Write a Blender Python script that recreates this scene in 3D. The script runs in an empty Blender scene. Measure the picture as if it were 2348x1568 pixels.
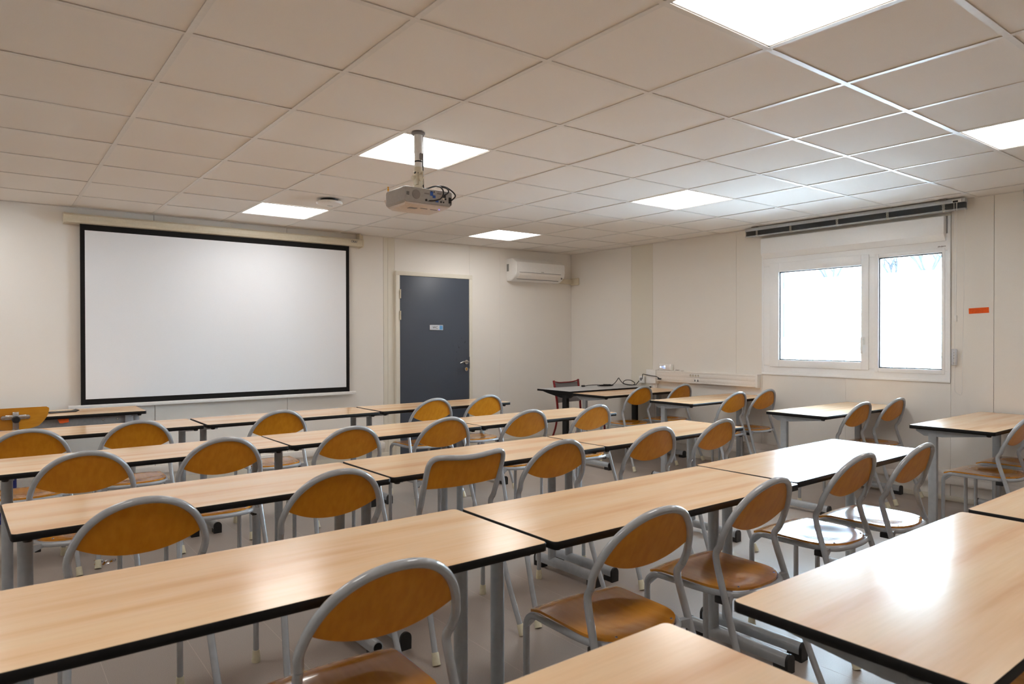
import bpy, bmesh, math, random
from mathutils import Vector, Matrix
random.seed(7)
PI = math.pi
SC = bpy.context.scene
COL = SC.collection

# ------------------------------------------------------------------ camera
cam_d = bpy.data.cameras.new('camera')
cam = bpy.data.objects.new('camera', cam_d)
COL.objects.link(cam)
SC.camera = cam
YAW, PITCH, ROLL = 0.652515, -0.006924, -0.001751
fw = Vector((math.sin(YAW)*math.cos(PITCH), math.cos(YAW)*math.cos(PITCH), math.sin(PITCH)))
rt = Vector((math.cos(YAW), -math.sin(YAW), 0))
up = rt.cross(fw)
r2 = rt*math.cos(ROLL) + up*math.sin(ROLL)
u2 = -rt*math.sin(ROLL) + up*math.cos(ROLL)
cam.matrix_world = Matrix(((r2.x, u2.x, -fw.x, -0.593), (r2.y, u2.y, -fw.y, -2.7115), (r2.z, u2.z, -fw.z, 1.3437), (0, 0, 0, 1)))
cam_d.sensor_width = 36.0
cam_d.lens = 1580.3/2348*36.0
cam_d.clip_start = 0.02
cam_d.clip_end = 200
cam_d.dof.use_dof = True
cam_d.dof.focus_distance = 4.6
cam_d.dof.aperture_fstop = 5.6

# ------------------------------------------------------------------ light
world = bpy.data.worlds.new('overcast_sky')
SC.world = world
world.use_nodes = True
bg = world.node_tree.nodes['Background']
bg.inputs[0].default_value = (0.68, 0.85, 1.0, 1)
bg.inputs[1].default_value = 46.0
PANEL = 11.4
SC.cycles.max_bounces = 14
SC.cycles.diffuse_bounces = 8
SC.cycles.sample_clamp_indirect = 100.0
SC.view_settings.view_transform = 'Standard'
SC.view_settings.look = 'None'
SC.view_settings.gamma = 1.0
SC.view_settings.use_curve_mapping = False
SC.view_settings.exposure = 0.07

# ------------------------------------------------------------------ materials
def srgb(r, g, b):
    def f(c):
        c /= 255.0
        return c/12.92 if c <= 0.04045 else ((c+0.055)/1.055)**2.4
    return (f(r), f(g), f(b), 1)

MATS = {}
def base_mat(name, col, rough=0.5, metal=0.0, spec=0.5, coat=0.0):
    m = bpy.data.materials.new(name)
    m.use_nodes = True
    p = m.node_tree.nodes['Principled BSDF']
    p.inputs['Base Color'].default_value = col
    p.inputs['Roughness'].default_value = rough
    p.inputs['Metallic'].default_value = metal
    p.inputs['Specular IOR Level'].default_value = spec
    p.inputs['Coat Weight'].default_value = coat
    MATS[name] = m
    return m, m.node_tree, p

def noisy(name, c1, c2, scale, rough=0.5, detail=3.0, vec_scale=(1, 1, 1), bump=0.0, spec=0.5, metal=0.0, rough_var=0.0, rnd=False, coat=0.0, gen='Object'):
    m, nt, p = base_mat(name, c1, rough, metal, spec, coat)
    tc = nt.nodes.new('ShaderNodeTexCoord')
    mp = nt.nodes.new('ShaderNodeMapping')
    mp.inputs['Scale'].default_value = vec_scale
    nt.links.new(tc.outputs[gen], mp.inputs['Vector'])
    if rnd:
        oi = nt.nodes.new('ShaderNodeObjectInfo')
        mu = nt.nodes.new('ShaderNodeMath'); mu.operation = 'MULTIPLY'; mu.inputs[1].default_value = 37.0
        nt.links.new(oi.outputs['Random'], mu.inputs[0])
        cb = nt.nodes.new('ShaderNodeCombineXYZ')
        for k in range(3):
            nt.links.new(mu.outputs[0], cb.inputs[k])
        nt.links.new(cb.outputs[0], mp.inputs['Location'])
    n = nt.nodes.new('ShaderNodeTexNoise')
    n.inputs['Scale'].default_value = scale
    n.inputs['Detail'].default_value = detail
    nt.links.new(mp.outputs[0], n.inputs['Vector'])
    rp = nt.nodes.new('ShaderNodeValToRGB')
    rp.color_ramp.elements[0].position = 0.33
    rp.color_ramp.elements[1].position = 0.67
    rp.color_ramp.elements[0].color = c1
    rp.color_ramp.elements[1].color = c2
    nt.links.new(n.outputs['Fac'], rp.inputs['Fac'])
    nt.links.new(rp.outputs[0], p.inputs['Base Color'])
    if bump:
        b = nt.nodes.new('ShaderNodeBump')
        b.inputs['Strength'].default_value = bump
        b.inputs['Distance'].default_value = 0.002
        nt.links.new(n.outputs['Fac'], b.inputs['Height'])
        nt.links.new(b.outputs[0], p.inputs['Normal'])
    if rough_var:
        mr = nt.nodes.new('ShaderNodeMapRange')
        mr.inputs['To Min'].default_value = rough-rough_var
        mr.inputs['To Max'].default_value = rough+rough_var
        nt.links.new(n.outputs['Fac'], mr.inputs['Value'])
        nt.links.new(mr.outputs[0], p.inputs['Roughness'])
    return m

def emit(name, col, strength):
    m = bpy.data.materials.new(name)
    m.use_nodes = True
    nt = m.node_tree
    nt.nodes.remove(nt.nodes['Principled BSDF'])
    e = nt.nodes.new('ShaderNodeEmission')
    e.inputs[0].default_value = col
    e.inputs[1].default_value = strength
    nt.links.new(e.outputs[0], nt.nodes['Material Output'].inputs['Surface'])
    MATS[name] = m
    return m

noisy('wall_panel', srgb(233, 229, 222), srgb(236, 232, 226), 260, 0.55, bump=0.06)
noisy('wall_strip', srgb(224, 219, 205), srgb(227, 222, 209), 200, 0.45, bump=0.03)
noisy('ceiling_tile', srgb(232, 228, 223), srgb(238, 234, 229), 420, 0.95, detail=5, bump=0.25, spec=0.1)
noisy('ceiling_rail', srgb(222, 219, 214), srgb(226, 223, 218), 40, 0.4)
noisy('seam_dark', srgb(120, 110, 98), srgb(130, 120, 108), 40, 0.8)
noisy('white_plastic', srgb(232, 231, 228), srgb(236, 235, 232), 60, 0.35)
noisy('trunk_plastic', srgb(233, 228, 222), srgb(236, 232, 226), 60, 0.4)
noisy('window_pvc', srgb(246, 248, 250), srgb(248, 250, 252), 60, 0.25)
noisy('cream_metal', srgb(214, 205, 182), srgb(218, 209, 188), 60, 0.35)
noisy('screen_white', srgb(236, 239, 243), srgb(239, 242, 246), 300, 0.75, spec=0.2)
noisy('black_matte', srgb(18, 17, 17), srgb(22, 21, 21), 80, 0.7, spec=0.25)
noisy('black_plastic', srgb(20, 20, 21), srgb(27, 27, 28), 90, 0.45)
noisy('edge_black', srgb(13, 13, 14), srgb(18, 18, 19), 60, 0.5, spec=0.28)
noisy('grey_paint', srgb(166, 170, 174), srgb(173, 177, 181), 35, 0.22, bump=0.01, coat=0.6)
noisy('leg_paint', srgb(158, 163, 168), srgb(166, 171, 175), 35, 0.33, bump=0.02, coat=0.15)
noisy('chair_wood', srgb(210, 132, 20), srgb(221, 146, 34), 9, 0.36, detail=5, vec_scale=(5.0, 5.0, 0.55), rnd=True, spec=0.32)
noisy('seat_wood', srgb(206, 132, 28), srgb(219, 148, 44), 9, 0.2, detail=5, vec_scale=(5.0, 0.55, 5.0), rnd=True, coat=0.5)
noisy('old_wood', srgb(204, 132, 28), srgb(216, 146, 40), 9, 0.3, detail=5, vec_scale=(0.6, 5.0, 5.0), rnd=True, coat=0.2)
noisy('foot_cream', srgb(214, 208, 180), srgb(222, 216, 190), 80, 0.6)
noisy('grey_top', srgb(176, 176, 177), srgb(184, 184, 185), 90, 0.4)
noisy('desk_steel', srgb(128, 126, 126), srgb(136, 134, 134), 60, 0.4)
noisy('red_paint', srgb(120, 18, 24), srgb(134, 24, 28), 60, 0.35)
noisy('mesh_grey', srgb(150, 147, 148), srgb(172, 169, 170), 700, 0.8)
noisy('blue_paint', srgb(24, 36, 112), srgb(30, 42, 124), 60, 0.35)
noisy('orange_paper', srgb(238, 92, 18), srgb(242, 100, 26), 70, 0.8)
noisy('silver', srgb(190, 190, 190), srgb(204, 204, 204), 60, 0.25, metal=1.0)
noisy('brass', srgb(196, 140, 40), srgb(210, 154, 52), 60, 0.3, metal=1.0)
noisy('projector_grey', srgb(158, 155, 151), srgb(166, 163, 159), 60, 0.4)
noisy('projector_lid', srgb(206, 194, 184), srgb(212, 200, 190), 60, 0.45)
noisy('blind_slat', srgb(120, 126, 132), srgb(130, 136, 142), 60, 0.35, metal=0.4)
noisy('blind_rail', srgb(188, 194, 200), srgb(196, 202, 208), 60, 0.3, metal=0.3)
noisy('blind_cord', srgb(200, 200, 192), srgb(224, 224, 216), 900, 0.7)
noisy('anthracite', srgb(44, 54, 66), srgb(50, 60, 72), 60, 0.5)
noisy('ink', srgb(52, 34, 40), srgb(70, 46, 50), 90, 0.8)
noisy('navy_ink', srgb(28, 36, 78), srgb(34, 42, 86), 90, 0.6)
noisy('sign_white', srgb(226, 230, 238), srgb(230, 234, 240), 90, 0.3)
noisy('sign_grey', srgb(196, 204, 214), srgb(202, 210, 220), 90, 0.3)
noisy('sign_blue', srgb(96, 158, 214), srgb(104, 166, 220), 90, 0.3)
noisy('port_blue', srgb(36, 84, 170), srgb(44, 92, 178), 90, 0.4)
noisy('vent_grey', srgb(128, 124, 120), srgb(146, 142, 138), 900, 0.7)
noisy('label_grey', srgb(120, 120, 118), srgb(150, 150, 148), 500, 0.6)
noisy('remote_grey', srgb(196, 198, 204), srgb(204, 206, 210), 90, 0.4)
noisy('house_wall', srgb(226, 230, 234), srgb(234, 238, 241), 1.2, 0.9)
noisy('house_glass', srgb(44, 58, 68), srgb(50, 64, 74), 1.5, 0.2)
noisy('house_trim', srgb(30, 44, 54), srgb(36, 50, 60), 1.5, 0.6)
noisy('bark', srgb(30, 34, 40), srgb(40, 44, 50), 8, 0.9)
noisy('outside_ground', srgb(196, 196, 198), srgb(206, 206, 208), 0.8, 0.9)
noisy('fence_metal', srgb(36, 44, 52), srgb(42, 50, 58), 5, 0.5)
emit('panel_glow', (1.0, 0.975, 0.945, 1), PANEL)
emit('led_glow', (0.35, 0.5, 1.0, 1), 1.6)
emit('led_white', (0.62, 0.76, 1.0, 1), 2.2)
emit('led_blue', (0.25, 0.2, 1.0, 1), 2.0)

# beech laminate with long streaks along the table
def laminate(name, light, mid, dark, rough):
    m, nt, p = base_mat(name, light, rough, 0, 0.5)
    tc = nt.nodes.new('ShaderNodeTexCoord')
    oi = nt.nodes.new('ShaderNodeObjectInfo')
    mu = nt.nodes.new('ShaderNodeMath'); mu.operation = 'MULTIPLY'; mu.inputs[1].default_value = 53.0
    nt.links.new(oi.outputs['Random'], mu.inputs[0])
    cb = nt.nodes.new('ShaderNodeCombineXYZ')
    for k in range(3):
        nt.links.new(mu.outputs[0], cb.inputs[k])
    def nz(vs, sc, det):
        mp = nt.nodes.new('ShaderNodeMapping')
        mp.inputs['Scale'].default_value = vs
        nt.links.new(tc.outputs['Object'], mp.inputs['Vector'])
        nt.links.new(cb.outputs[0], mp.inputs['Location'])
        n = nt.nodes.new('ShaderNodeTexNoise')
        n.inputs['Scale'].default_value = sc
        n.inputs['Detail'].default_value = det
        nt.links.new(mp.outputs[0], n.inputs['Vector'])
        return n
    n1 = nz((0.9, 11, 11), 1.0, 3)
    n2 = nz((7, 120, 120), 1.0, 2)
    rp = nt.nodes.new('ShaderNodeValToRGB')
    e = rp.color_ramp.elements
    e[0].position = 0.30; e[0].color = light
    e[1].position = 0.70; e[1].color = dark
    x = e.new(0.52); x.color = mid
    nt.links.new(n1.outputs['Fac'], rp.inputs['Fac'])
    mx = nt.nodes.new('ShaderNodeMix'); mx.data_type = 'RGBA'; mx.blend_type = 'MULTIPLY'
    mx.inputs[0].default_value = 0.16
    r3 = nt.nodes.new('ShaderNodeValToRGB')
    r3.color_ramp.elements[0].position = 0.35; r3.color_ramp.elements[0].color = (0.80, 0.74, 0.66, 1)
    r3.color_ramp.elements[1].position = 0.62; r3.color_ramp.elements[1].color = (1, 1, 1, 1)
    nt.links.new(n2.outputs['Fac'], r3.inputs['Fac'])
    nt.links.new(rp.outputs[0], mx.inputs[6])
    nt.links.new(r3.outputs[0], mx.inputs[7])
    nt.links.new(mx.outputs[2], p.inputs['Base Color'])
    return m
laminate('beech', srgb(242, 211, 172), srgb(240, 201, 159), srgb(227, 179, 132), 0.195)

# floor vinyl
def floor_mat():
    m, nt, p = base_mat('floor_vinyl', srgb(150, 140, 132), 0.42)
    tc = nt.nodes.new('ShaderNodeTexCoord')
    n = nt.nodes.new('ShaderNodeTexNoise'); n.inputs['Scale'].default_value = 300; n.inputs['Detail'].default_value = 4
    nt.links.new(tc.outputs['Object'], n.inputs['Vector'])
    n2 = nt.nodes.new('ShaderNodeTexNoise'); n2.inputs['Scale'].default_value = 3; n2.inputs['Detail'].default_value = 5
    nt.links.new(tc.outputs['Object'], n2.inputs['Vector'])
    rp = nt.nodes.new('ShaderNodeValToRGB')
    rp.color_ramp.elements[0].position = 0.3; rp.color_ramp.elements[0].color = srgb(160, 149, 140)
    rp.color_ramp.elements[1].position = 0.7; rp.color_ramp.elements[1].color = srgb(178, 167, 157)
    nt.links.new(n.outputs['Fac'], rp.inputs['Fac'])
    mr = nt.nodes.new('ShaderNodeMapRange'); mr.inputs['To Min'].default_value = 0.33; mr.inputs['To Max'].default_value = 0.52
    nt.links.new(n2.outputs['Fac'], mr.inputs['Value'])
    nt.links.new(mr.outputs[0], p.inputs['Roughness'])
    nt.links.new(rp.outputs[0], p.inputs['Base Color'])
floor_mat()
noisy('floor_weld', srgb(192, 182, 172), srgb(198, 188, 178), 50, 0.5)

# door leaf with scuffs round the handle
def door_mat():
    m, nt, p = base_mat('door_leaf', srgb(72, 80, 93), 0.42)
    tc = nt.nodes.new('ShaderNodeTexCoord')
    n = nt.nodes.new('ShaderNodeTexNoise'); n.inputs['Scale'].default_value = 26; n.inputs['Detail'].default_value = 6
    mp = nt.nodes.new('ShaderNodeMapping'); mp.inputs['Scale'].default_value = (1, 1, 0.7)
    nt.links.new(tc.outputs['Object'], mp.inputs['Vector'])
    nt.links.new(mp.outputs[0], n.inputs['Vector'])
    rp = nt.nodes.new('ShaderNodeValToRGB')
    rp.color_ramp.elements[0].position = 0.60; rp.color_ramp.elements[0].color = (0, 0, 0, 1)
    rp.color_ramp.elements[1].position = 0.66; rp.color_ramp.elements[1].color = (1, 1, 1, 1)
    nt.links.new(n.outputs['Fac'], rp.inputs['Fac'])
    vd = nt.nodes.new('ShaderNodeVectorMath'); vd.operation = 'DISTANCE'; vd.inputs[1].default_value = (3.93, 4.15, 1.22)
    nt.links.new(tc.outputs['Object'], vd.inputs[0])
    mr = nt.nodes.new('ShaderNodeMapRange'); mr.inputs['From Min'].default_value = 0.05; mr.inputs['From Max'].default_value = 0.24; mr.inputs['To Min'].default_value = 1; mr.inputs['To Max'].default_value = 0
    nt.links.new(vd.outputs['Value'], mr.inputs['Value'])
    mu = nt.nodes.new('ShaderNodeMath'); mu.operation = 'MULTIPLY'
    nt.links.new(rp.outputs[0], mu.inputs[0]); nt.links.new(mr.outputs[0], mu.inputs[1])
    mx = nt.nodes.new('ShaderNodeMix'); mx.data_type = 'RGBA'
    mx.inputs[6].default_value = srgb(72, 80, 93); mx.inputs[7].default_value = srgb(36, 38, 44)
    nt.links.new(mu.outputs[0], mx.inputs[0])
    nt.links.new(mx.outputs[2], p.inputs['Base Color'])
door_mat()

def glass_mat(name, tint, rough=0.0):
    m = bpy.data.materials.new(name); m.use_nodes = True
    nt = m.node_tree
    nt.nodes.remove(nt.nodes['Principled BSDF'])
    t = nt.nodes.new('ShaderNodeBsdfTransparent'); t.inputs[0].default_value = tint
    g = nt.nodes.new('ShaderNodeBsdfGlossy'); g.inputs['Roughness'].default_value = rough
    fr = nt.nodes.new('ShaderNodeFresnel'); fr.inputs[0].default_value = 1.45
    mx = nt.nodes.new('ShaderNodeMixShader')
    nt.links.new(fr.outputs[0], mx.inputs[0]); nt.links.new(t.outputs[0], mx.inputs[1]); nt.links.new(g.outputs[0], mx.inputs[2])
    nt.links.new(mx.outputs[0], nt.nodes['Material Output'].inputs['Surface'])
    MATS[name] = m
glass_mat('pane_glass', (0.93, 0.96, 0.97, 1))
glass_mat('clear_film', (0.96, 0.96, 0.96, 1), 0.08)

# ------------------------------------------------------------------ mesh helpers
def nb():
    return bmesh.new()

def box(bm, x0, x1, y0, y1, z0, z1, b=0.0, seg=2):
    r = bmesh.ops.create_cube(bm, size=1.0)
    vs = r['verts']
    bmesh.ops.scale(bm, vec=(x1-x0, y1-y0, z1-z0), verts=vs)
    bmesh.ops.translate(bm, vec=((x0+x1)/2, (y0+y1)/2, (z0+z1)/2), verts=vs)
    if b > 0:
        es = list({e for v in vs for e in v.link_edges})
        bmesh.ops.bevel(bm, geom=es, offset=b, segments=seg, profile=0.5, affect='EDGES')
    return bm

def obox(bm, p0, p1, w, h, w1=None, h1=None, upv=Vector((0, 0, 1))):
    """box running from p0 to p1, width w, height h (may taper)"""
    p0, p1 = Vector(p0), Vector(p1)
    d = (p1-p0).normalized()
    s = d.cross(upv).normalized()
    u = s.cross(d)
    w1 = w if w1 is None else w1
    h1 = h if h1 is None else h1
    v = []
    for p, ww, hh in ((p0, w, h), (p1, w1, h1)):
        for a, c in ((-1, -1), (1, -1), (1, 1), (-1, 1)):
            v.append(bm.verts.new(p+s*a*ww/2+u*c*hh/2))
    for f in ((0, 1, 2, 3), (7, 6, 5, 4), (0, 4, 5, 1), (1, 5, 6, 2), (2, 6, 7, 3), (3, 7, 4, 0)):
        bm.faces.new([v[i] for i in f])

def catmull(pts, n=6):
    P = [Vector(p) for p in pts]
    P = [P[0]*2-P[1]]+P+[P[-1]*2-P[-2]]
    out = []
    for i in range(1, len(P)-2):
        a, b, c, d = P[i-1], P[i], P[i+1], P[i+2]
        for k in range(n):
            t = k/n
            out.append(0.5*((2*b)+(c-a)*t+(2*a-5*b+4*c-d)*t*t+(3*b-a-3*c+d)*t**3))
    out.append(P[-2])
    return out

def tube(bm, pts, r, n=10, caps=True, r_end=None, sx=1.0):
    P = [Vector(p) for p in pts]
    rings = []
    prev = None
    for i, p in enumerate(P):
        if i == 0: d = P[1]-P[0]
        elif i == len(P)-1: d = P[-1]-P[-2]
        else: d = (P[i+1]-P[i]).normalized()+(P[i]-P[i-1]).normalized()
        d.normalize()
        if prev is None:
            s = d.cross(Vector((0, 0, 1)))
            if s.length < 0.05: s = d.cross(Vector((0, 1, 0)))
        else:
            s = prev-d*prev.dot(d)
        s.normalize(); prev = s
        u = s.cross(d)
        rr = r if r_end is None else r+(r_end-r)*i/(len(P)-1)
        rings.append([bm.verts.new(p+s*math.cos(2*PI*k/n)*rr*sx+u*math.sin(2*PI*k/n)*rr) for k in range(n)])
    for a, b in zip(rings, rings[1:]):
        for k in range(n):
            bm.faces.new((a[k], a[(k+1) % n], b[(k+1) % n], b[k]))
    if caps:
        bm.faces.new(rings[0][::-1]); bm.faces.new(rings[-1])

def lathe(bm, prof, c=(0, 0, 0), n=20, axis='Z'):
    c = Vector(c)
    rings = []
    for r, h in prof:
        ring = []
        for k in range(n):
            a = 2*PI*k/n
            if axis == 'Z': v = Vector((r*math.cos(a), r*math.sin(a), h))
            elif axis == 'Y': v = Vector((r*math.cos(a), h, r*math.sin(a)))
            else: v = Vector((h, r*math.cos(a), r*math.sin(a)))
            ring.append(bm.verts.new(c+v))
        rings.append(ring)
    for a, b in zip(rings, rings[1:]):
        for k in range(n):
            bm.faces.new((a[k], a[(k+1) % n], b[(k+1) % n], b[k]))
    bm.faces.new(rings[0][::-1]); bm.faces.new(rings[-1])

def prism(bm, poly, axis, a0, a1):
    """extrude 2D polygon along axis; poly in the other two axes (in xyz order)"""
    def mk(p, a):
        if axis == 'X': return (a, p[0], p[1])
        if axis == 'Y': return (p[0], a, p[1])
        return (p[0], p[1], a)
    A = [bm.verts.new(mk(p, a0)) for p in poly]
    B = [bm.verts.new(mk(p, a1)) for p in poly]
    n = len(poly)
    for i in range(n):
        bm.faces.new((A[i], A[(i+1) % n], B[(i+1) % n], B[i]))
    bm.faces.new(A[::-1]); bm.faces.new(B)

def rrect(x0, x1, y0, y1, r, n=4):
    out = []
    for cx, cy, a0 in ((x1-r, y1-r, 0), (x0+r, y1-r, PI/2), (x0+r, y0+r, PI), (x1-r, y0+r, 1.5*PI)):
        for k in range(n+1):
            a = a0+PI/2*k/n
            out.append((cx+r*math.cos(a), cy+r*math.sin(a)))
    return out

def mesh_of(name, bm, mat, smooth=None):
    bmesh.ops.recalc_face_normals(bm, faces=bm.faces[:])
    me = bpy.data.meshes.new(name)
    bm.to_mesh(me); bm.free()
    me.materials.append(MATS[mat])
    if smooth:
        me.polygons.foreach_set('use_smooth', [True]*len(me.polygons))
        try: me.set_sharp_from_angle(angle=math.radians(smooth))
        except Exception: pass
    return me

def obj(name, bm, mat, parent=None, smooth=None, label=None):
    o = bpy.data.objects.new(name, mesh_of(name, bm, mat, smooth))
    COL.objects.link(o)
    if parent is not None: o.parent = parent
    if label: o['label'] = label
    return o

def tag(o, label, cat, group=None, kind=None):
    o['label'] = label; o['category'] = cat
    if group: o['group'] = group
    if kind: o['kind'] = kind
    return o

def thing(name, label, cat, loc=(0, 0, 0), rz=0, group=None):
    o = bpy.data.objects.new(name, None)
    o.empty_display_size = 0.1
    COL.objects.link(o)
    o.location = loc; o.rotation_euler = (0, 0, rz)
    return tag(o, label, cat, group)

def struct(o):
    o['kind'] = 'structure'
    return o

def dup(root, loc, rz, label, group=None):
    def cp(o, par):
        c = o.copy(); COL.objects.link(c)
        if par is not None: c.parent = par
        for ch in list(KIDS.get(o.name, [])):
            cp(ch, c)
        return c
    r = cp(root, None)
    r.location = loc; r.rotation_euler = (0, 0, rz)
    r['label'] = label
    if group: r['group'] = group
    return r
KIDS = {}
def register(root):
    KIDS[root.name] = list(root.children)
    for c in root.children: register(c)

def bx(name, dims, mat, parent=None, b=0.0, seg=2, smooth=None, label=None):
    bm = nb(); box(bm, *dims, b=b, seg=seg)
    return obj(name, bm, mat, parent, smooth if smooth else (40 if b else None), label)

def text_mesh(name, s, size, mat, parent, origin, xdir, updir, extrude=0.0006, align='CENTER', squash=1.0):
    cu = bpy.data.curves.new(name, 'FONT')
    cu.body = s; cu.size = size; cu.extrude = extrude; cu.align_x = align; cu.align_y = 'CENTER'
    cu.resolution_u = 3
    tmp = bpy.data.objects.new(name+'_tmp', cu)
    COL.objects.link(tmp)
    dg = bpy.context.evaluated_depsgraph_get()
    me = bpy.data.meshes.new_from_object(tmp.evaluated_get(dg))
    bpy.data.objects.remove(tmp); bpy.data.curves.remove(cu)
    x = Vector(xdir).normalized(); y = Vector(updir).normalized(); z = x.cross(y)
    o0 = Vector(origin)
    for v in me.vertices:
        v.co = o0+x*v.co.x*squash+y*v.co.y+z*v.co.z
    me.materials.clear(); me.materials.append(MATS[mat])
    o = bpy.data.objects.new(name, me); COL.objects.link(o)
    if parent is not None: o.parent = parent
    return o

# ------------------------------------------------------------------ room shell
XL, XR, YB, YF, ZC = -2.95, 5.68, -4.18, 4.185, 2.45

fl = struct(bx('floor', (XL-.1, XR+.1, YB-.1, YF+.1, -.1, 0), 'floor_vinyl'))
for k in range(26):
    x = -2.885+k*.333
    bx('floor_weld', (x-.0012, x+.0012, YB, YF, 0, .0003), 'floor_weld', fl)

ce = struct(bx('ceiling', (XL-.1, XR+.1, YB-.1, YF+.1, ZC+.03, ZC+.13), 'ceiling_tile'))
LIGHTS = [(i, j) for i in (-2, 2, 6) for j in (-3, 1, 5)]     # tile indices
tile_me = {}
def tile(x0, x1, y0, y1):
    key = (round(x1-x0, 3), round(y1-y0, 3))
    if key not in tile_me:
        bm = nb(); w, d = key
        box(bm, -w/2, w/2, -d/2, d/2, 0, .018, b=.003, seg=1)
        tile_me[key] = mesh_of('ceiling_tile', bm, 'ceiling_tile')
    o = bpy.data.objects.new('ceiling_tile', tile_me[key]); COL.objects.link(o)
    o.location = ((x0+x1)/2, (y0+y1)/2, ZC+.001+random.uniform(-.0006, .0006)); o.parent = ce
for i in range(-5, 10):
    for j in range(-7, 7):
        if (i, j) in LIGHTS: continue
        x0, x1 = max(XL, i*.6)+.004, min(XR, i*.6+.6)-.004
        y0, y1 = max(YB, j*.6)+.004, min(YF, j*.6+.6)-.004
        if x1-x0 > .03 and y1-y0 > .03: tile(x0, x1, y0, y1)
for i in range(-4, 10):
    bx('ceiling_rail', (i*.6-.012, i*.6+.012, YB, YF, ZC-.003, ZC), 'ceiling_rail', ce)
for j in range(-6, 7):
    bx('ceiling_rail', (XL, XR, j*.6-.012, j*.6+.012, ZC-.0032, ZC-.0004), 'ceiling_rail', ce)
for d in ((XL, XR, YF-.02, YF, ZC-.0034, ZC), (XR-.02, XR, YB, YF, ZC-.0034, ZC), (XL, XL+.02, YB, YF, ZC-.0034, ZC), (XL, XR, YB, YB+.02, ZC-.0034, ZC)):
    bx('edge_trim', d, 'ceiling_rail', ce)

# front wall (screen side): backing plus panels
wf = struct(bx('wall_front', (XL-.1, XR+.1, YF+.012, YF+.1, 0, ZC+.03), 'seam_dark'))
def pf(x0, x1, z0, z1, g=.0025, mat='wall_panel', y=YF, name='wall_panel'):
    return bx(name, (x0+g, x1-g, y, YF+.014, z0, z1), mat, wf)
for a, b in ((XL, -1.785), (-1.785, -.58), (-.58, .62), (.62, 1.825), (1.825, 2.896)):
    pf(a, b, 0, ZC+.02)
pf(2.896, 2.948, 0, ZC+.02, .001, 'wall_strip', YF, 'post_strip')
pf(2.948, 3.034, 0, ZC+.02, .001, 'wall_strip', YF, 'post_strip')
pf(3.034, 4.036, 2.084, ZC+.02, .001)
pf(4.036, 4.489, 0, ZC+.02, .0008)
pf(4.489, XR, 0, ZC+.02, .0008)
struct(bx('baseboard_front', (XL, 3.0, YF-.012, YF, 0, .075), 'wall_strip', b=.003))
struct(bx('baseboard_corner', (4.06, XR, YF-.012, YF, 0, .075), 'wall_strip', b=.003))
# right wall with two window openings
WY = (-.412, 1.309)            # outer frame of window_1
W2 = -2.32                     # offset to window_2
WZ0, WZ1 = .965, 2.345
wr_bm = nb()
OY0, OY1 = WY[0]+.03, WY[1]-.03
OZ0, OZ1 = WZ0+.03, WZ1-.03
ys = [YB-.1, OY0+W2, OY1+W2, OY0, OY1, YF+.1]
for k in range(5):
    if k in (1, 3):
        box(wr_bm, XR+.012, XR+.13, ys[k], ys[k+1], 0, OZ0)
        box(wr_bm, XR+.012, XR+.13, ys[k], ys[k+1], OZ1, ZC+.03)
    else:
        box(wr_bm, XR+.012, XR+.13, ys[k], ys[k+1], 0, ZC+.03)
wr = struct(obj('wall_right', wr_bm, 'seam_dark'))
def pr_(y0, y1, z0, z1, g=.0018, mat='wall_panel', x=XR, name='wall_panel'):
    return bx(name, (x, XR+.014, y0+g, y1-g, z0, z1), mat, wr)
T = ZC+.02
for w in (0, W2):
    pr_(WY[0]+w, .455 if w == 0 else .455+W2, 0, WZ0, .0005)
    pr_(.455 if w == 0 else .455+W2, WY[1]+w, 0, WZ0, .0005)
    pr_(WY[0]+w, WY[1]+w, WZ1, T, .0005)
pr_(WY[1], 1.615, 0, T, .0012)
pr_(1.615, 2.755, 0, T, .0012)
pr_(2.755, 3.094, 0, T, .0012, 'wall_strip', XR, 'post_strip')
pr_(3.094, YF, 0, T, .0006)
pr_(-.715, WY[0], 0, T)
pr_(WY[1]+W2, -.715, 0, T)
pr_(YB, WY[0]+W2, 0, T)
struct(bx('baseboard_right', (XR-.012, XR, YB, YF-.012, 0, .04), 'wall_strip', b=.003))
# side and back walls behind the camera
wl = struct(bx('wall_left', (XL-.1, XL-.012, YB-.1, YF+.1, 0, ZC+.03), 'seam_dark'))
wb = struct(bx('wall_back', (XL-.1, XR+.1, YB-.1, YB-.012, 0, ZC+.03), 'seam_dark'))
for k in range(7):
    y0 = YB+k*1.2; y1 = min(YF, y0+1.2)
    bx('wall_panel', (XL-.014, XL, y0+.002, y1-.002, 0, T), 'wall_panel', wl)
for k in range(8):
    x0 = XL+k*1.2; x1 = min(XR, x0+1.2)
    if x1 > x0: bx('wall_panel', (x0+.002, x1-.002, YB-.014, YB, 0, T), 'wall_panel', wb)

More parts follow.
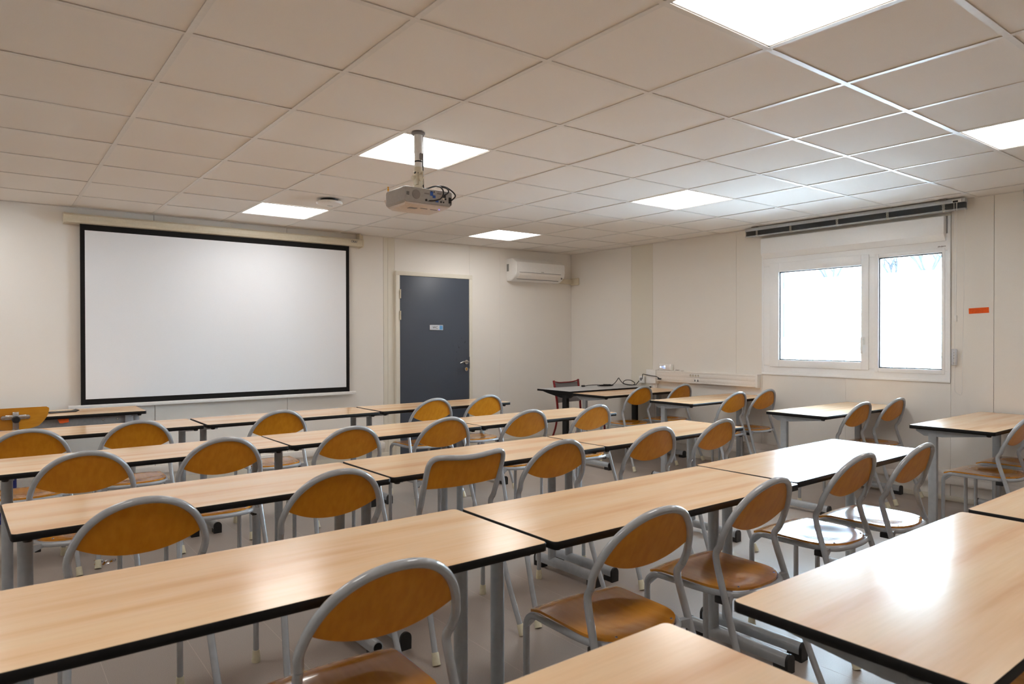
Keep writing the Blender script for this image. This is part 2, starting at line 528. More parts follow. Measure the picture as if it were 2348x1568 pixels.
# ------------------------------------------------------------------ door
dr = struct(bx('door_1', (3.083, 4.007, YF-.030, YF+.011, .008, 2.035), 'door_leaf', b=.002))
fr = nb()
box(fr, 3.032, 3.080, YF-.036, YF+.011, 0, 2.038, b=.002)
box(fr, 4.010, 4.054, YF-.036, YF+.011, 0, 2.038, b=.002)
box(fr, 3.032, 4.054, YF-.036, YF+.011, 2.038, 2.0855, b=.002)
obj('door_frame', fr, 'wall_strip', dr, 40)
for z in (1.83, 1.59, .28):
    bm = nb()
    tube(bm, [(3.081, YF-.042, z-.05), (3.081, YF-.042, z-.002)], .0085, 10)
    tube(bm, [(3.081, YF-.042, z+.002), (3.081, YF-.042, z+.05)], .0085, 10)
    box(bm, 3.072, 3.094, YF-.036, YF-.030, z-.05, z+.05)
    obj('hinge', bm, 'cream_metal', dr, 40)
bm = nb()
lathe(bm, [(.001, -.046), (.026, -.046), (.027, -.040), (.027, -.030)], (3.962, YF, 1.05), 18, 'Y')
tube(bm, [(3.962, YF-.04, 1.05), (3.962, YF-.085, 1.05)], .009, 10)
tube(bm, catmull([(3.966, YF-.084, 1.052), (3.93, YF-.086, 1.056), (3.89, YF-.086, 1.054), (3.845, YF-.084, 1.038)], 4), .0095, 10)
obj('door_handle', bm, 'silver', dr, 40, 'brushed steel lever handle')
bm = nb()
lathe(bm, [(.001, -.042), (.024, -.042), (.026, -.038), (.026, -.030)], (3.962, YF, .965), 18, 'Y')
lk = obj('lock_plate', bm, 'silver', dr, 40)
bm = nb()
lathe(bm, [(.001, -.047), (.009, -.047), (.009, -.041)], (3.962, YF, .970), 12, 'Y'); box(bm, 3.958, 3.966, YF-.046, YF-.041, .950, .968)
obj('keyhole', bm, 'brass', lk, 40)
bx('strike_plate', (4.009, 4.013, YF-.0375, YF-.02, .97, 1.11), 'desk_steel', dr)
sg = tag(bx('door_sign', (3.465, 3.640, YF-.036, YF-.0305, 1.428, 1.486), 'sign_white', b=.001), 'small white and blue WC plaque on the grey door', 'sign')
bx('sign_field', (3.476, 3.588, YF-.0375, YF-.0358, 1.433, 1.481), 'sign_grey', sg)
bx('sign_square', (3.592, 3.634, YF-.0375, YF-.0358, 1.433, 1.481), 'sign_blue', sg)
text_mesh('sign_lettering', 'WC', .040, 'ink', sg, (3.534, YF-.0378, 1.457), (1, 0, 0), (0, 0, 1))

# ------------------------------------------------------------------ ceiling lights
def light_label(i, j):
    cx = {-2: 'far from the windows', 2: 'in the ceiling column of the projector', 6: 'in the ceiling column near the windows'}[i]
    ry = {-3: 'over the rear tables', 1: 'midway down the room', 5: 'next to the front wall'}[j]
    return f'lit square LED panel {cx}, {ry}'
for i, j in LIGHTS:
    x, y = i*.6+.3, j*.6+.3
    t = thing('ceiling_light', light_label(i, j), 'ceiling light', (x, y, ZC), 0, 'square LED ceiling panels')
    bm = nb(); h = .287
    for d in ((-h-.006, h+.006, h-.006, h+.006), (-h-.006, h+.006, -h-.006, -h+.006), (-h-.006, -h+.006, -h, h), (h-.006, h+.006, -h, h)):
        box(bm, *d, 0, .012)
    obj('frame', bm, 'window_pvc', t)
    bx('diffuser', (-h+.006, h-.006, -h+.006, h-.006, .002, .006), 'panel_glow', t)

# access point / detector disc
t = thing('ceiling_disc', 'round white detector with dark base on the ceiling by the screen', 'detector', (1.60, 2.56, ZC-.003))
bm = nb(); lathe(bm, [(.001, 0), (.070, 0), (.066, -.014), (.06, -.016)], n=28); obj('base', bm, 'black_plastic', t, 40)
bm = nb(); lathe(bm, [(.06, -.014), (.098, -.018), (.104, -.026), (.098, -.040), (.06, -.050), (.001, -.052)], n=32); bd = obj('cover', bm, 'white_plastic', t, 40)
bx('logo_mark', (-.02, .022, -.012, -.002, -.0525, -.0518), 'label_grey', bd)

# ------------------------------------------------------------------ projection screen
SY = 4.13
t = thing('projection_screen', 'roll-down projection screen with black border on front wall', 'projection screen', (0, 0, 0))
bm = nb()
prism(bm, [(4.085, 2.312), (4.172, 2.304), (4.176, 2.312), (4.176, 2.384), (4.168, 2.390), (4.10, 2.386), (4.080, 2.370), (4.077, 2.335)], 'X', -.058, 2.60)
cs = obj('casing', bm, 'cream_metal', t)
for x0, x1 in ((-.072, -.056), (2.598, 2.614)):
    bm = nb()
    prism(bm, [(4.082, 2.306), (4.178, 2.300), (4.180, 2.388), (4.166, 2.394), (4.096, 2.390), (4.074, 2.372), (4.072, 2.332)], 'X', x0, x1)
    obj('end_cap', bm, 'cream_metal', cs)
bm = nb(); box(bm, 2.575, 2.652, 4.176, 4.1845, 2.312, 2.446, b=.002); box(bm, 2.575, 2.59, 4.10, 4.18, 2.39, 2.446)
obj('bracket', bm, 'cream_metal', t)
bm = nb(); box(bm, -.055, .02, 4.176, 4.1845, 2.312, 2.40, b=.002); obj('bracket', bm, 'cream_metal', t)
text_mesh('brand_lettering', 'ORAY', .034, 'navy_ink', cs, (2.505, 4.0765, 2.353), (1, 0, 0), (0, .05, 1), .0004, squash=.8)
bx('border', (.046, 2.469, SY, SY+.003, .770, 2.314), 'black_matte', t)
bx('projection_surface', (.081, 2.432, SY-.0012, SY+.001, .822, 2.257), 'screen_white', t)
bm = nb(); prism(bm, rrect(4.112, 4.150, .742, .774, .006, 3), 'X', -.043, 2.535)
obj('weight_bar', bm, 'white_plastic', t, 40)

# ------------------------------------------------------------------ air conditioner and pipe cover
t = thing('air_conditioner', 'white wall-mounted split air conditioner above the corner desk', 'air conditioner', (0, 0, 0))
AX0, AX1 = 4.588, 5.385
bm = nb()
prof = [(4.184, 2.048), (4.184, 2.318), (4.06, 2.322), (4.005, 2.285), (3.985, 2.275), (3.978, 2.25), (3.978, 2.145), (3.99, 2.115), (4.03, 2.075), (4.075, 2.052), (4.11, 2.046)]
prism(bm, prof, 'X', AX0, AX1)
bmesh.ops.recalc_face_normals(bm, faces=bm.faces[:])
bmesh.ops.bevel(bm, geom=[e for e in bm.edges if abs(e.verts[0].co.x-e.verts[1].co.x) < 1e-5], offset=.006, segments=2, affect='EDGES')
body = obj('body', bm, 'white_plastic', t, 35)
bm = nb()
prism(bm, [(3.9745, 2.143), (3.9855, 2.113), (4.026, 2.072), (4.030, 2.076), (3.992, 2.116), (3.98, 2.145)], 'X', AX0+.055, AX1-.075)
obj('louvre', bm, 'trunk_plastic', t)
bx('vent_gap', (AX0+.05, AX1-.07, 3.9765, 3.979, 2.144, 2.150), 'desk_steel', t)
bm = nb(); obox(bm, (AX0+.05, 4.033, 2.0665), (AX1-.07, 4.033, 2.0665), .010, .006); obj('vent_gap', bm, 'desk_steel', t)
bm = nb(); obox(bm, (AX1-.055, 3.9955, 2.100), (AX1-.03, 3.9955, 2.100), .003, .022); obj('status_display', bm, 'desk_steel', t)
bx('brand_mark', (4.985, 5.03, 3.9770, 3.979, 2.157, 2.163), 'label_grey', t)
bx('rating_label', (AX0-.001, AX0+.001, 4.13, 4.172, 2.165, 2.255), 'label_grey', t)
t = thing('pipe_cover', 'beige pipe cover running from air conditioner into the corner', 'pipe cover')
bm = nb(); box(bm, AX1+.001, XR-.001, YF-.055, YF-.0005, 2.052, 2.112, b=.004); obj('straight_cover', bm, 'cream_metal', t, 40)
bm = nb(); box(bm, XR-.035, XR, YF-.17, YF-.02, 2.036, 2.128, b=.012, seg=3); obj('wall_rosette', bm, 'cream_metal', t, 40)

# ------------------------------------------------------------------ windows
def window(name, dy, sticker):
    root = struct(bx(name, (XR-.012, XR, WY[0]+dy, WY[0]+.022+dy, WZ0, WZ1), 'window_pvc', b=.002))
    def part(nm, bm, mat='window_pvc', par=None):
        o = obj(nm, bm, mat, par if par else root, 35)
        if dy:
            for v in o.data.vertices: v.co.y += dy
        return o
    bm = nb()       # architrave on the wall
    box(bm, XR-.012, XR, WY[1]-.022, WY[1], WZ0, WZ1, b=.002)
    box(bm, XR-.0125, XR, WY[0], WY[1], WZ0-.001, WZ0+.022, b=.002)
    part('architrave', bm)
    bm = nb()       # outer frame
    z0, z1 = WZ0+.02, 2.19
    y0, y1 = WY[0]+.02, WY[1]-.02
    x0, x1 = XR-.008, XR+.06
    zi0, zi1 = z0+.072, 2.050
    box(bm, x0, x1, y0, y1, z0, zi0, b=.004)
    box(bm, x0, x1, y0, y1, zi1, z1, b=.004)
    box(bm, x0, x1, y1-.085, y1, zi0, zi1, b=.004)
    box(bm, x0, x1, y0, y0+.042, zi0, zi1, b=.004)
    box(bm, x0, x1, .182, .262, zi0, zi1, b=.004)
    fr_ = part('frame', bm)
    # opening sash
    bm = nb(); sx0, sx1 = XR-.020, XR+.016
    sy0, sy1, sz0, sz1 = .240, 1.216, 1.046, 2.076
    gy0, gy1, gz0, gz1 = .306, 1.117, 1.115, 1.985
    box(bm, sx0, sx1, gy1, sy1, sz0, sz1, b=.003)
    box(bm, sx0, sx1, sy0, gy0, sz0, sz1, b=.003)
    box(bm, sx0, sx1, gy0, gy1, sz0, gz0, b=.003)
    box(bm, sx0, sx1, gy0, gy1, gz1, sz1, b=.003)
    sa = part('sash', bm)
    def gasket(a0, a1, c0, c1, par):
        bm = nb(); w = .008; xa, xb = XR+.002, XR+.02
        box(bm, xa, xb, a0, a0+w, c0, c1); box(bm, xa, xb, a1-w, a1, c0, c1)
        box(bm, xa, xb, a0, a1, c0, c0+w); box(bm, xa, xb, a0, a1, c1-w, c1)
        part('gasket', bm, 'black_plastic', par)
    def reveal(a0, a1, c0, c1, par):
        bm = nb(); w = .012; xa, xb = XR+.0165, XR+.062
        box(bm, xa, xb, a0-w, a0+.002, c0-w, c1+w); box(bm, xa, xb, a1-.002, a1+w, c0-w, c1+w)
        box(bm, xa, xb, a0+.002, a1-.002, c0-w, c0+.002); box(bm, xa, xb, a0+.002, a1-.002, c1-.002, c1+w)
        part('outer_reveal', bm, 'anthracite', par)
    reveal(gy0, gy1, gz0, gz1, sa)
    gasket(gy0, gy1, gz0, gz1, sa)
    bm = nb(); box(bm, XR+.010, XR+.016, gy0, gy1, gz0, gz1); part('pane', bm, 'pane_glass', sa)
    bm = nb()
    box(bm, XR-.030, XR-.019, .268, .296, 1.27, 1.34, b=.004); tube(bm, [(XR-.03, .282, 1.325), (XR-.055, .282, 1.325)], .010, 10)
    box(bm, XR-.066, XR-.050, .272, .292, 1.19, 1.337, b=.006); part('window_handle', bm, 'white_plastic', sa)
    # fixed light
    fy0, fy1, fz0, fz1 = -.350, .158, 1.068, 2.036
    bm = nb(); s0, s1 = XR-.014, XR+.016
    box(bm, s0, s1, fy1, .190, 1.03, 2.07, b=.003); box(bm, s0, s1, fy0-.022, fy0, 1.03, 2.07, b=.003)
    box(bm, s0, s1, fy0, fy1, 1.03, fz0, b=.003); box(bm, s0, s1, fy0, fy1, fz1, 2.07, b=.003)
    fx = part('fixed_sash', bm)
    reveal(fy0, fy1, fz0, fz1, fx)
    gasket(fy0, fy1, fz0, fz1, fx)
    bm = nb(); box(bm, XR+.010, XR+.016, fy0, fy1, fz0, fz1); part('pane', bm, 'pane_glass', fx)
    # roller shutter box
    bm = nb()
    prism(bm, [(XR+.05, 2.33), (XR-.055, 2.33), (XR-.060, 2.325), (XR-.060, 2.178), (XR-.022, 2.128), (XR+.05, 2.128)], 'Y', y0+.012, y1)
    part('shutter_box', bm)
    bm = nb(); box(bm, XR-.02, XR, WY[0], WY[1], 2.331, WZ1); part('head_strip', bm, 'wall_strip')
    bm = nb(); box(bm, XR+.06, XR+.13, y0+.01, y1-.01, z0-.01, z0+.03, b=.004); part('outer_sill', bm)
    if not sticker:      # its roller shutter is down
        sh = None
        for k in range(29):
            z = z0+.03+k*.040
            bm = nb(); prism(bm, [(XR+.075, z+.001), (XR+.082, z+.001), (XR+.084, z+.02), (XR+.082, z+.039), (XR+.075, z+.039)], 'Y', y0+.03, y1-.03)
            part('shutter_slat', bm, 'white_plastic')
        for yy in (y0+.02, y1-.05):
            bm = nb(); box(bm, XR+.062, XR+.1, yy, yy+.03, z0, 2.19); part('shutter_guide', bm)
    if sticker:
        bm = nb(); random.seed(3)
        for k in range(7):
            yy = -.319-.0085*k
            obox(bm, (XR-.0087, yy, 2.079+random.uniform(0, .004)), (XR-.0087, yy-.005, 2.088+random.uniform(-.003, .004)), .0008, .004)
        part('printed_mark', bm, 'ink', fr_)
    return root
window('window_1', 0, True)
window('window_2', W2, False)

# ------------------------------------------------------------------ venetian blinds
def blind(dy, label, full):
    t = thing('venetian_blind', label, 'blind', (0, dy, 0), 0, 'raised venetian blinds')
    y0, y1 = -.558, 1.425
    bm = nb(); box(bm, 5.552, 5.604, y0, y1, 2.408, 2.440, b=.003); obj('headrail', bm, 'blind_rail', t, 40)
    bm = nb(); random.seed(5)
    for k in range(17):
        z = 2.3635+k*.0026
        o = random.uniform(-.002, .002)
        prism(bm, [(5.553+o, z), (5.578+o, z+.0013), (5.603+o, z), (5.603+o, z+.0006), (5.578+o, z+.0019), (5.553+o, z+.0006)], 'Y', y0+.004, y1-.004)
    s = obj('slat_stack', bm, 'blind_slat', t); s['kind'] = 'stuff'
    bm = nb(); box(bm, 5.552, 5.604, y0, y1, 2.3505, 2.3615, b=.004); obj('bottom_rail', bm, 'blind_rail', t, 40)
    for y in (1.288, .925, .47, .03, -.405):
        bm = nb()
        for q in range(3):
            yy = y+(q-1)*.007
            tube(bm, [(5.549-.0015*math.sin(k*1.7+q), yy+.004*math.sin(k*2.1+q*2), 2.350+k*.0062) for k in range(11)], .0022, 5)
        obj('ladder_cord', bm, 'blind_cord', t, 60)
        bx('cord_plug', (5.555, 5.575, y-.009, y+.009, 2.3470, 2.3515), 'white_plastic', t)
    for y in (1.31, -.40):
        bx('ceiling_clip', (5.535, 5.60, y-.03, y+.03, 2.438, 2.4465), 'desk_steel', t)
    bm = nb(); box(bm, 5.540, 5.553, -.535, -.470, 2.408, 2.432); obj('cord_lock', bm, 'white_plastic', t)
    bx('cord_lock_slot', (5.5385, 5.5405, -.512, -.475, 2.410, 2.424), 'black_plastic', t)
    if full:
        bm = nb()
        pts = [(5.545, -.483, 2.41), (5.560, -.478, 2.0), (5.585, -.474, 1.4), (5.60, -.470, .96), (5.60, -.474, .905), (5.60, -.487, .885), (5.60, -.497, .884), (5.60, -.505, .876), (5.60, -.515, .879), (5.60, -.521, .895), (5.60, -.523, .96), (5.585, -.538, 1.6), (5.565, -.551, 2.2), (5.557, -.556, 2.352)]
        tube(bm, catmull(pts, 5), .0017, 6); obj('pull_cord', bm, 'white_plastic', t, 60)
        bm = nb(); tube(bm, [(5.545, -.502, 2.41), (5.548, -.500, 2.06)], .0022, 6); tube(bm, [(5.548, -.500, 2.06), (5.57, -.487, 1.50)], .0038, 8)
        wd = obj('tilt_wand', bm, 'white_plastic', t, 60)
        bx('wand_grip', (5.562, 5.580, -.496, -.478, 1.462, 1.512), 'white_plastic', wd, b=.003)
blind(0, 'raised venetian blind over the window with visible panes', True)
blind(W2-.045, 'raised venetian blind beyond the orange note, nearer the room rear', False)

# orange note, shutter remote
t = tag(bx('paper_note', (XR-.0022, XR-.0012, -.07, .07, -.022, .022), 'orange_paper'), 'small orange handwritten paper strip taped beside the window', 'note')
t.location = (0, -.612, 1.549); t.rotation_euler = (math.radians(-2.2), 0, 0)
bm = nb(); random.seed(11)
for row, (a, b) in enumerate(((.060, -.045), (.060, -.030), (.028, -.028))):
    y = a
    while y > b:
        w = random.uniform(.006, .016)
        pts = [(XR-.0027, y-w*q/5, .012-row*.0115+random.uniform(-.0028, .0028)) for q in range(6)]
        tube(bm, pts, .0005, 4); y -= w+.004
obj('handwriting', bm, 'ink', t)
bm = nb(); box(bm, XR-.030, XR-.018, -.468, -.426, 1.108, 1.242, b=.006, seg=3)
t = tag(obj('shutter_remote', bm, 'remote_grey', None, 40), 'slim grey shutter remote in its holder beside the window frame', 'remote control')
bx('holder', (XR-.019, XR-.0005, -.463, -.431, 1.115, 1.235), 'white_plastic', t, b=.003)
for k in range(3):
    bm = nb(); box(bm, XR-.0315, XR-.0295, -.451, -.443, 1.165+k*.022, 1.170+k*.022); obj('button', bm, 'desk_steel', t)
bx('brand_mark', (XR-.0312, XR-.0295, -.456, -.438, 1.126, 1.129), 'desk_steel', t)

# ------------------------------------------------------------------ wall trunking on the window wall
t = thing('cable_trunking', 'white cable trunking with sockets on the window wall', 'trunking')
bm = nb(); D = XR-.055
box(bm, D, XR, 1.345, 2.655, .828, .955, b=.003)
trk = obj('duct', bm, 'trunk_plastic', t, 40)
for z0, z1 in ((.832, .846), (.848, .886), (.893, .935), (.938, .951)):
    bx('duct_cover', (D-.004, D+.002, 1.348, 2.650, z0, z1), 'trunk_plastic', trk, b=.001)
bx('end_cap', (D-.010, XR, 1.322, 1.347, .824, .960), 'white_plastic', t, b=.004)
bx('corner_box', (D-.012, XR, 2.655, 2.80, .80, .962), 'white_plastic', t, b=.003)
bx('drop_duct', (XR-.04, XR-.0005, 2.70, 2.78, .02, .80), 'trunk_plastic', t, b=.003)
bx('drop_duct', (XR-.03, XR-.0001, 2.672, 2.70, .02, .828), 'trunk_plastic', t, b=.002)
for k in range(4):
    y = 2.158-k*.0355
    s = bx('socket', (D-.007, D, y-.0165, y+.0165, .895, .933), 'white_plastic', trk, b=.002)
    bm = nb(); lathe(bm, [(.001, -.0012), (.0125, -.0012), (.0135, .001)], (D-.007, y, .915), 14, 'X'); obj('socket_well', bm, 'cream_metal', s)
    bm = nb()
    for dy, dz in ((-.005, -.001), (.005, -.001), (0, .006)):
        lathe(bm, [(.0001, -.0016), (.0022, -.0016), (.0022, 0)], (D-.007, y+dy, .915+dz), 8, 'X')
    obox(bm, (D-.0088, y+.010, .922), (D-.0088, y-.008, .925), .001, .004)
    obj('socket_pins', bm, 'desk_steel', s)
for k in range(2):
    y = 2.096-k*.038
    s = bx('data_socket', (D-.007, D, y-.016, y+.016, .850, .884), 'white_plastic', trk, b=.002)
    bx('jack', (D-.0085, D-.006, y-.007, y+.007, .854, .868), 'black_plastic', s)
    bx('jack_label', (D-.0080, D-.006, y-.007, y+.007, .873, .878), 'label_grey', s)
# low skirting duct
t = thing('skirting_duct', 'low white skirting duct along the foot of the window wall', 'trunking')
bm = nb(); box(bm, XR-.045, XR, YB+.002, 2.67, .142, .262, b=.004); sd = obj('duct', bm, 'trunk_plastic', t, 40)
bx('duct_cover', (XR-.049, XR-.044, YB+.01, 2.66, .150, .196), 'trunk_plastic', sd, b=.001)
bx('duct_cover', (XR-.049, XR-.044, YB+.01, 2.66, .204, .252), 'trunk_plastic', sd, b=.001)
t = thing('skirting_duct', 'low white skirting duct along the front wall under the screen', 'trunking')
bm = nb(); box(bm, XL+.01, 2.89, YF-.045, YF, .125, .19, b=.004); obj('duct', bm, 'trunk_plastic', t, 40)
# control box with lights, small card
t = thing('control_box', 'small white box with glowing blue lights on the trunking', 'control box', (XR-.055, 2.53, .955))
bm = nb(); box(bm, 0, .052, -.088, .088, .0005, .078, b=.010, seg=3); obj('housing', bm, 'white_plastic', t, 40)
bm = nb(); box(bm, -.003, .004, -.07, .075, .012, .068, b=.002); pn = obj('front_panel', bm, 'white_plastic', t, 40)
for y, z, r, mt in ((.058, .042, .010, 'led_white'), (.036, .042, .007, 'led_glow'), (-.005, .050, .010, 'led_white'), (.016, .048, .007, 'led_glow'), (-.004, .030, .007, 'led_glow'), (.016, .030, .006, 'led_glow')):
    bm = nb(); lathe(bm, [(.0002, -.0042), (r, -.0042), (r, -.002)], (0, y, z), 12, 'X'); obj('indicator_light', bm, mt, pn)
t = thing('desk_gadget', 'flat white gadget with dark strip lying on the trunking', 'gadget', (XR-.035, 2.345, .955))
bx('shell', (-.022, .025, -.055, .055, .0005, .014), 'white_plastic', t, b=.004)
bx('dark_strip', (-.0225, .0, -.02, .028, .010, .0155), 'desk_steel', t)
# wall socket by the corner and black leads
t = thing('wall_socket', 'square white wall socket below the corner strip by the grey table', 'socket', (XR-.0005, 2.905, .835))
bm = nb(); box(bm, -.03, 0, -.042, .042, -.042, .042, b=.005); sb = obj('plate', bm, 'white_plastic', t, 40)
bm = nb(); lathe(bm, [(.001, -.032), (.018, -.032), (.02, -.029)], (0, .008, .004), 16, 'X'); obj('socket_well', bm, 'desk_steel', sb)
bm = nb()
tube(bm, catmull([(5.628, 2.875, .842), (5.622, 2.862, .89), (5.615, 2.85, .902), (5.600, 2.78, .898), (5.59, 2.70, .891), (5.588, 2.62, .884), (5.592, 2.585, .868)], 5), .0045, 8)
box(bm, 5.583, 5.602, 2.555, 2.60, .853, .868, b=.003)
tag(obj('power_lead', bm, 'black_plastic', None, 50), 'short black lead hanging from wall socket over the trunking end', 'cable')

# ------------------------------------------------------------------ tables
def table_parts(t, L=1.30, W=.50, top=.75, up_y=.12, sq=False):
    th = .024
    bm = nb(); prism(bm, rrect(-L/2+.0025, L/2-.0025, -W/2+.0025, W/2-.0025, .016, 4), 'Z', top-th+.0005, top)
    obj('tabletop', bm, 'beech', t)
    bm = nb()
    A = rrect(-L/2, L/2, -W/2, W/2, .018, 5); Bq = rrect(-L/2+.0025, L/2-.0025, -W/2+.0025, W/2-.0025, .0155, 5)
    n = len(A); rg = []
    for poly, zz in ((Bq, top-th), (A, top-th+.003), (A, top-.0025), (Bq, top-.0001)):
        rg.append([bm.verts.new((p[0], p[1], zz)) for p in poly])
    for a, b in zip(rg, rg[1:]):
        for k in range(n): bm.faces.new((a[k], a[(k+1) % n], b[(k+1) % n], b[k]))
    obj('edge_band', bm, 'edge_black', t, 50)
    bx('under_board', (-L/2+.004, L/2-.004, -W/2+.004, W/2-.004, top-th, top-th+.0004), 'edge_black', t)
    bx('rail', (-L/2+.06, L/2-.06, up_y-.015, up_y+.015, top-th-.045, top-th), 'leg_paint', t, b=.003)
    for s in (-1, 1):
        x = s*(L/2-.062)
        bm = nb()
        prism(bm, [(-W/2+.05, top-th), (-W/2+.05, top-th-.014), (up_y-.06, top-th-.045), (up_y+.05, top-th-.045), (W/2-.03, top-th-.016), (W/2-.03, top-th)], 'X', x-.016, x+.016)
        obj('support_arm', bm, 'leg_paint', t)
        bm = nb()
        if sq: box(bm, x-.018, x+.018, up_y-.026, up_y+.026, .060, top-th-.02, b=.007, seg=2)
        else: tube(bm, [(x, up_y, .055), (x, up_y, top-th-.02)], .0235, 16)
        obj('upright', bm, 'leg_paint', t, 40)
        bm = nb()
        arch = [(x-.024, .030), (x+.024, .030)]+[(x+.025*math.cos(a), .050+.026*math.sin(a)) for a in [PI*k/8 for k in range(9)]]
        prism(bm, arch, 'Y', -W/2+.012, W/2-.012)
        ft = obj('foot_bar', bm, 'leg_paint', t, 40)
        for e in (-1, 1):
            bm = nb()
            arch2 = [(x-.0255, .0005), (x+.0255, .0005)]+[(x+.0265*math.cos(a), .050+.0275*math.sin(a)) for a in [PI*k/8 for k in range(9)]]
            ya = e*(W/2-.012)
            prism(bm, arch2, 'Y', min(ya, ya+e*.012), max(ya, ya+e*.012))
            box(bm, x-.022, x+.022, min(ya-e*.055, ya), max(ya-e*.055, ya), .0005, .031)
            obj('end_cap', bm, 'black_plastic', ft, 40)
        bm = nb(); lathe(bm, [(.001, -.016), (.012, -.014), (.015, -.006), (.015, 0)], (s*(L/2-.045), -W/2+.045, top-th), 12)
        obj('stacking_buffer', bm, 'black_plastic', t, 40)

ROWN = {1: 'first', 2: 'second', 3: 'third', 4: 'fourth', 5: 'fifth'}
COLN = {'a': 'end table farthest from windows', 'b': 'middle table', 'c': 'end table towards the windows'}
def yfix(y): return -2.71+(y+2.71)*.983
# (row, col, x_left, y_mid, rot)
TB = [(1, 'a', -.715, 2.515, .4), (1, 'b', .605, 2.53, .6), (1, 'c', 1.930, 2.555, .5),
      (2, 'a', -.575, 1.265, .8), (2, 'b', .735, 1.297, 1.4), (2, 'c', 2.048, 1.330, .6),
      (3, 'a', -.545, .125, 2.0), (3, 'b', .768, .175, 1.4), (3, 'c', 2.078, .205, 1.2),
      (4, 'a', -.602, -.945, 0), (4, 'b', .712, -.960, -.2), (4, 'c', 2.026, -.925, 1.2),
      (5, 'a', -.766, -2.015, 0), (5, 'b', .738, -2.030, 180), (5, 'c', 2.085, -2.03, 0)]
proto = None
for row, col, x, y, r in TB:
    lab = f'beech-topped table with black edging, {COLN[col]}, {ROWN[row]} row from the screen'
    loc, rz = (x+.65, y, 0), math.radians(r)
    if proto is None:
        proto = thing('classroom_table', lab, 'table', loc, rz, 'beech tables in the centre block')
        table_parts(proto); register(proto)
    else:
        tb = dup(proto, loc, rz, lab)
        if (row, col) == (3, 'a'):
            for fb in [c for c in tb.children if c.name.startswith('foot_bar') and c.data.vertices[0].co.x > 0]:
                for c in list(fb.children):
                    if c.data.vertices[0].co.y < 0: bpy.data.objects.remove(c)
                bm = nb(); lathe(bm, [(.001, -.2392), (.0195, -.2392), (.0195, -.236)], (.588, 0, .050), 16, 'Y'); obj('painted_hollow_disc', bm, 'black_matte', fb)  # black disc paints the shade inside the uncapped foot tube; bar itself is solid
                bx('pad', (.566, .610, -.235, -.18, .0005, .031), 'black_plastic', fb)
protoW = None
for k, (x, y, r) in enumerate(((4.345, 2.455, .4), (4.362, 1.405, 0), (4.355, .180, -.3), (4.350, -.890, .4))):
    lab = f'beech-topped table against the window wall, {ROWN[k+1]} in its line from the corner'
    loc, rz = (x+.65, y, 0), math.radians(r)
    if protoW is None:
        protoW = thing('classroom_table', lab, 'table', loc, rz, 'beech tables by the window wall')
        table_parts(protoW, sq=True); register(protoW)
    else:
        dup(protoW, loc, rz, lab)

# teacher's desk
t = thing('teacher_desk', 'beech-topped desk in front of the projection screen with steel rail', 'desk', (-.21, 3.765, 0))
table_parts(t, 1.30, .53, .755, .10)
bm = nb(); box(bm, -.53, .53, -.215, -.195, .655, .728, b=.002); mp = obj('front_rail', bm, 'desk_steel', t, 40)
for x in (.09, .35, .45):
    bm = nb(); lathe(bm, [(.0005, -.004), (.007, -.003), (.008, 0)], (x, -.215, .70), 10, 'Y'); obj('bolt', bm, 'silver', mp, 40)
bm = nb(); box(bm, .50, .545, -.235, -.19, .66, .73, b=.004); obj('corner_bracket', bm, 'leg_paint', t, 40)
bm = nb(); tube(bm, catmull([(.585, -.18, .725), (.587, -.18, .66), (.575, -.17, .60), (.57, -.12, .3), (.57, -.05, .06)], 5), .022, 12); obj('curved_leg', bm, 'leg_paint', t, 40)
bm = nb()
prism(bm, [(-.17, .745), (-.09, .747), (-.088, .70), (-.118, .697), (-.128, .694), (-.147, .696)], 'Y', 3.534, 3.536)
tag(obj('orange_label', bm, 'orange_paper'), 'torn orange paper label stuck on the teacher desk rail', 'label')
bm = nb(); prism(bm, [(-.085, .0005), (.085, .0005), (.112, .012), (.107, .016), (.08, .006), (-.08, .006), (-.107, .016), (-.112, .012)], 'Y', -.06, .06)
o = tag(obj('document_tray', bm, 'black_plastic', None, 30), 'thin black tray lying on the teacher desk', 'tray')
o.location = (-.115, 3.80, .755); o.rotation_euler = (0, 0, .1)

# grey desk with black legs
t = thing('corner_desk', 'grey-topped desk with black legs in the corner behind beech table', 'desk', (4.985, 3.005, 0))
L, W, top = 1.30, .55, .765
bm = nb(); prism(bm, rrect(-L/2+.002, L/2-.002, -W/2+.002, W/2-.002, .012, 3), 'Z', top-.019, top); obj('tabletop', bm, 'grey_top', t)
bm = nb(); A = rrect(-L/2, L/2, -W/2, W/2, .014, 3)
rg = [[bm.verts.new((p[0], p[1], z)) for p in A] for z in (top-.021, top-.0005)]
for k in range(len(A)): bm.faces.new((rg[0][k], rg[0][(k+1) % len(A)], rg[1][(k+1) % len(A)], rg[1][k]))
obj('edge_band', bm, 'edge_black', t)
bx('under_board', (-L/2+.003, L/2-.003, -W/2+.003, W/2-.003, top-.0215, top-.0205), 'edge_black', t)
bx('rail', (-L/2+.12, L/2-.12, -.12, -.08, top-.07, top-.021), 'black_plastic', t, b=.003)
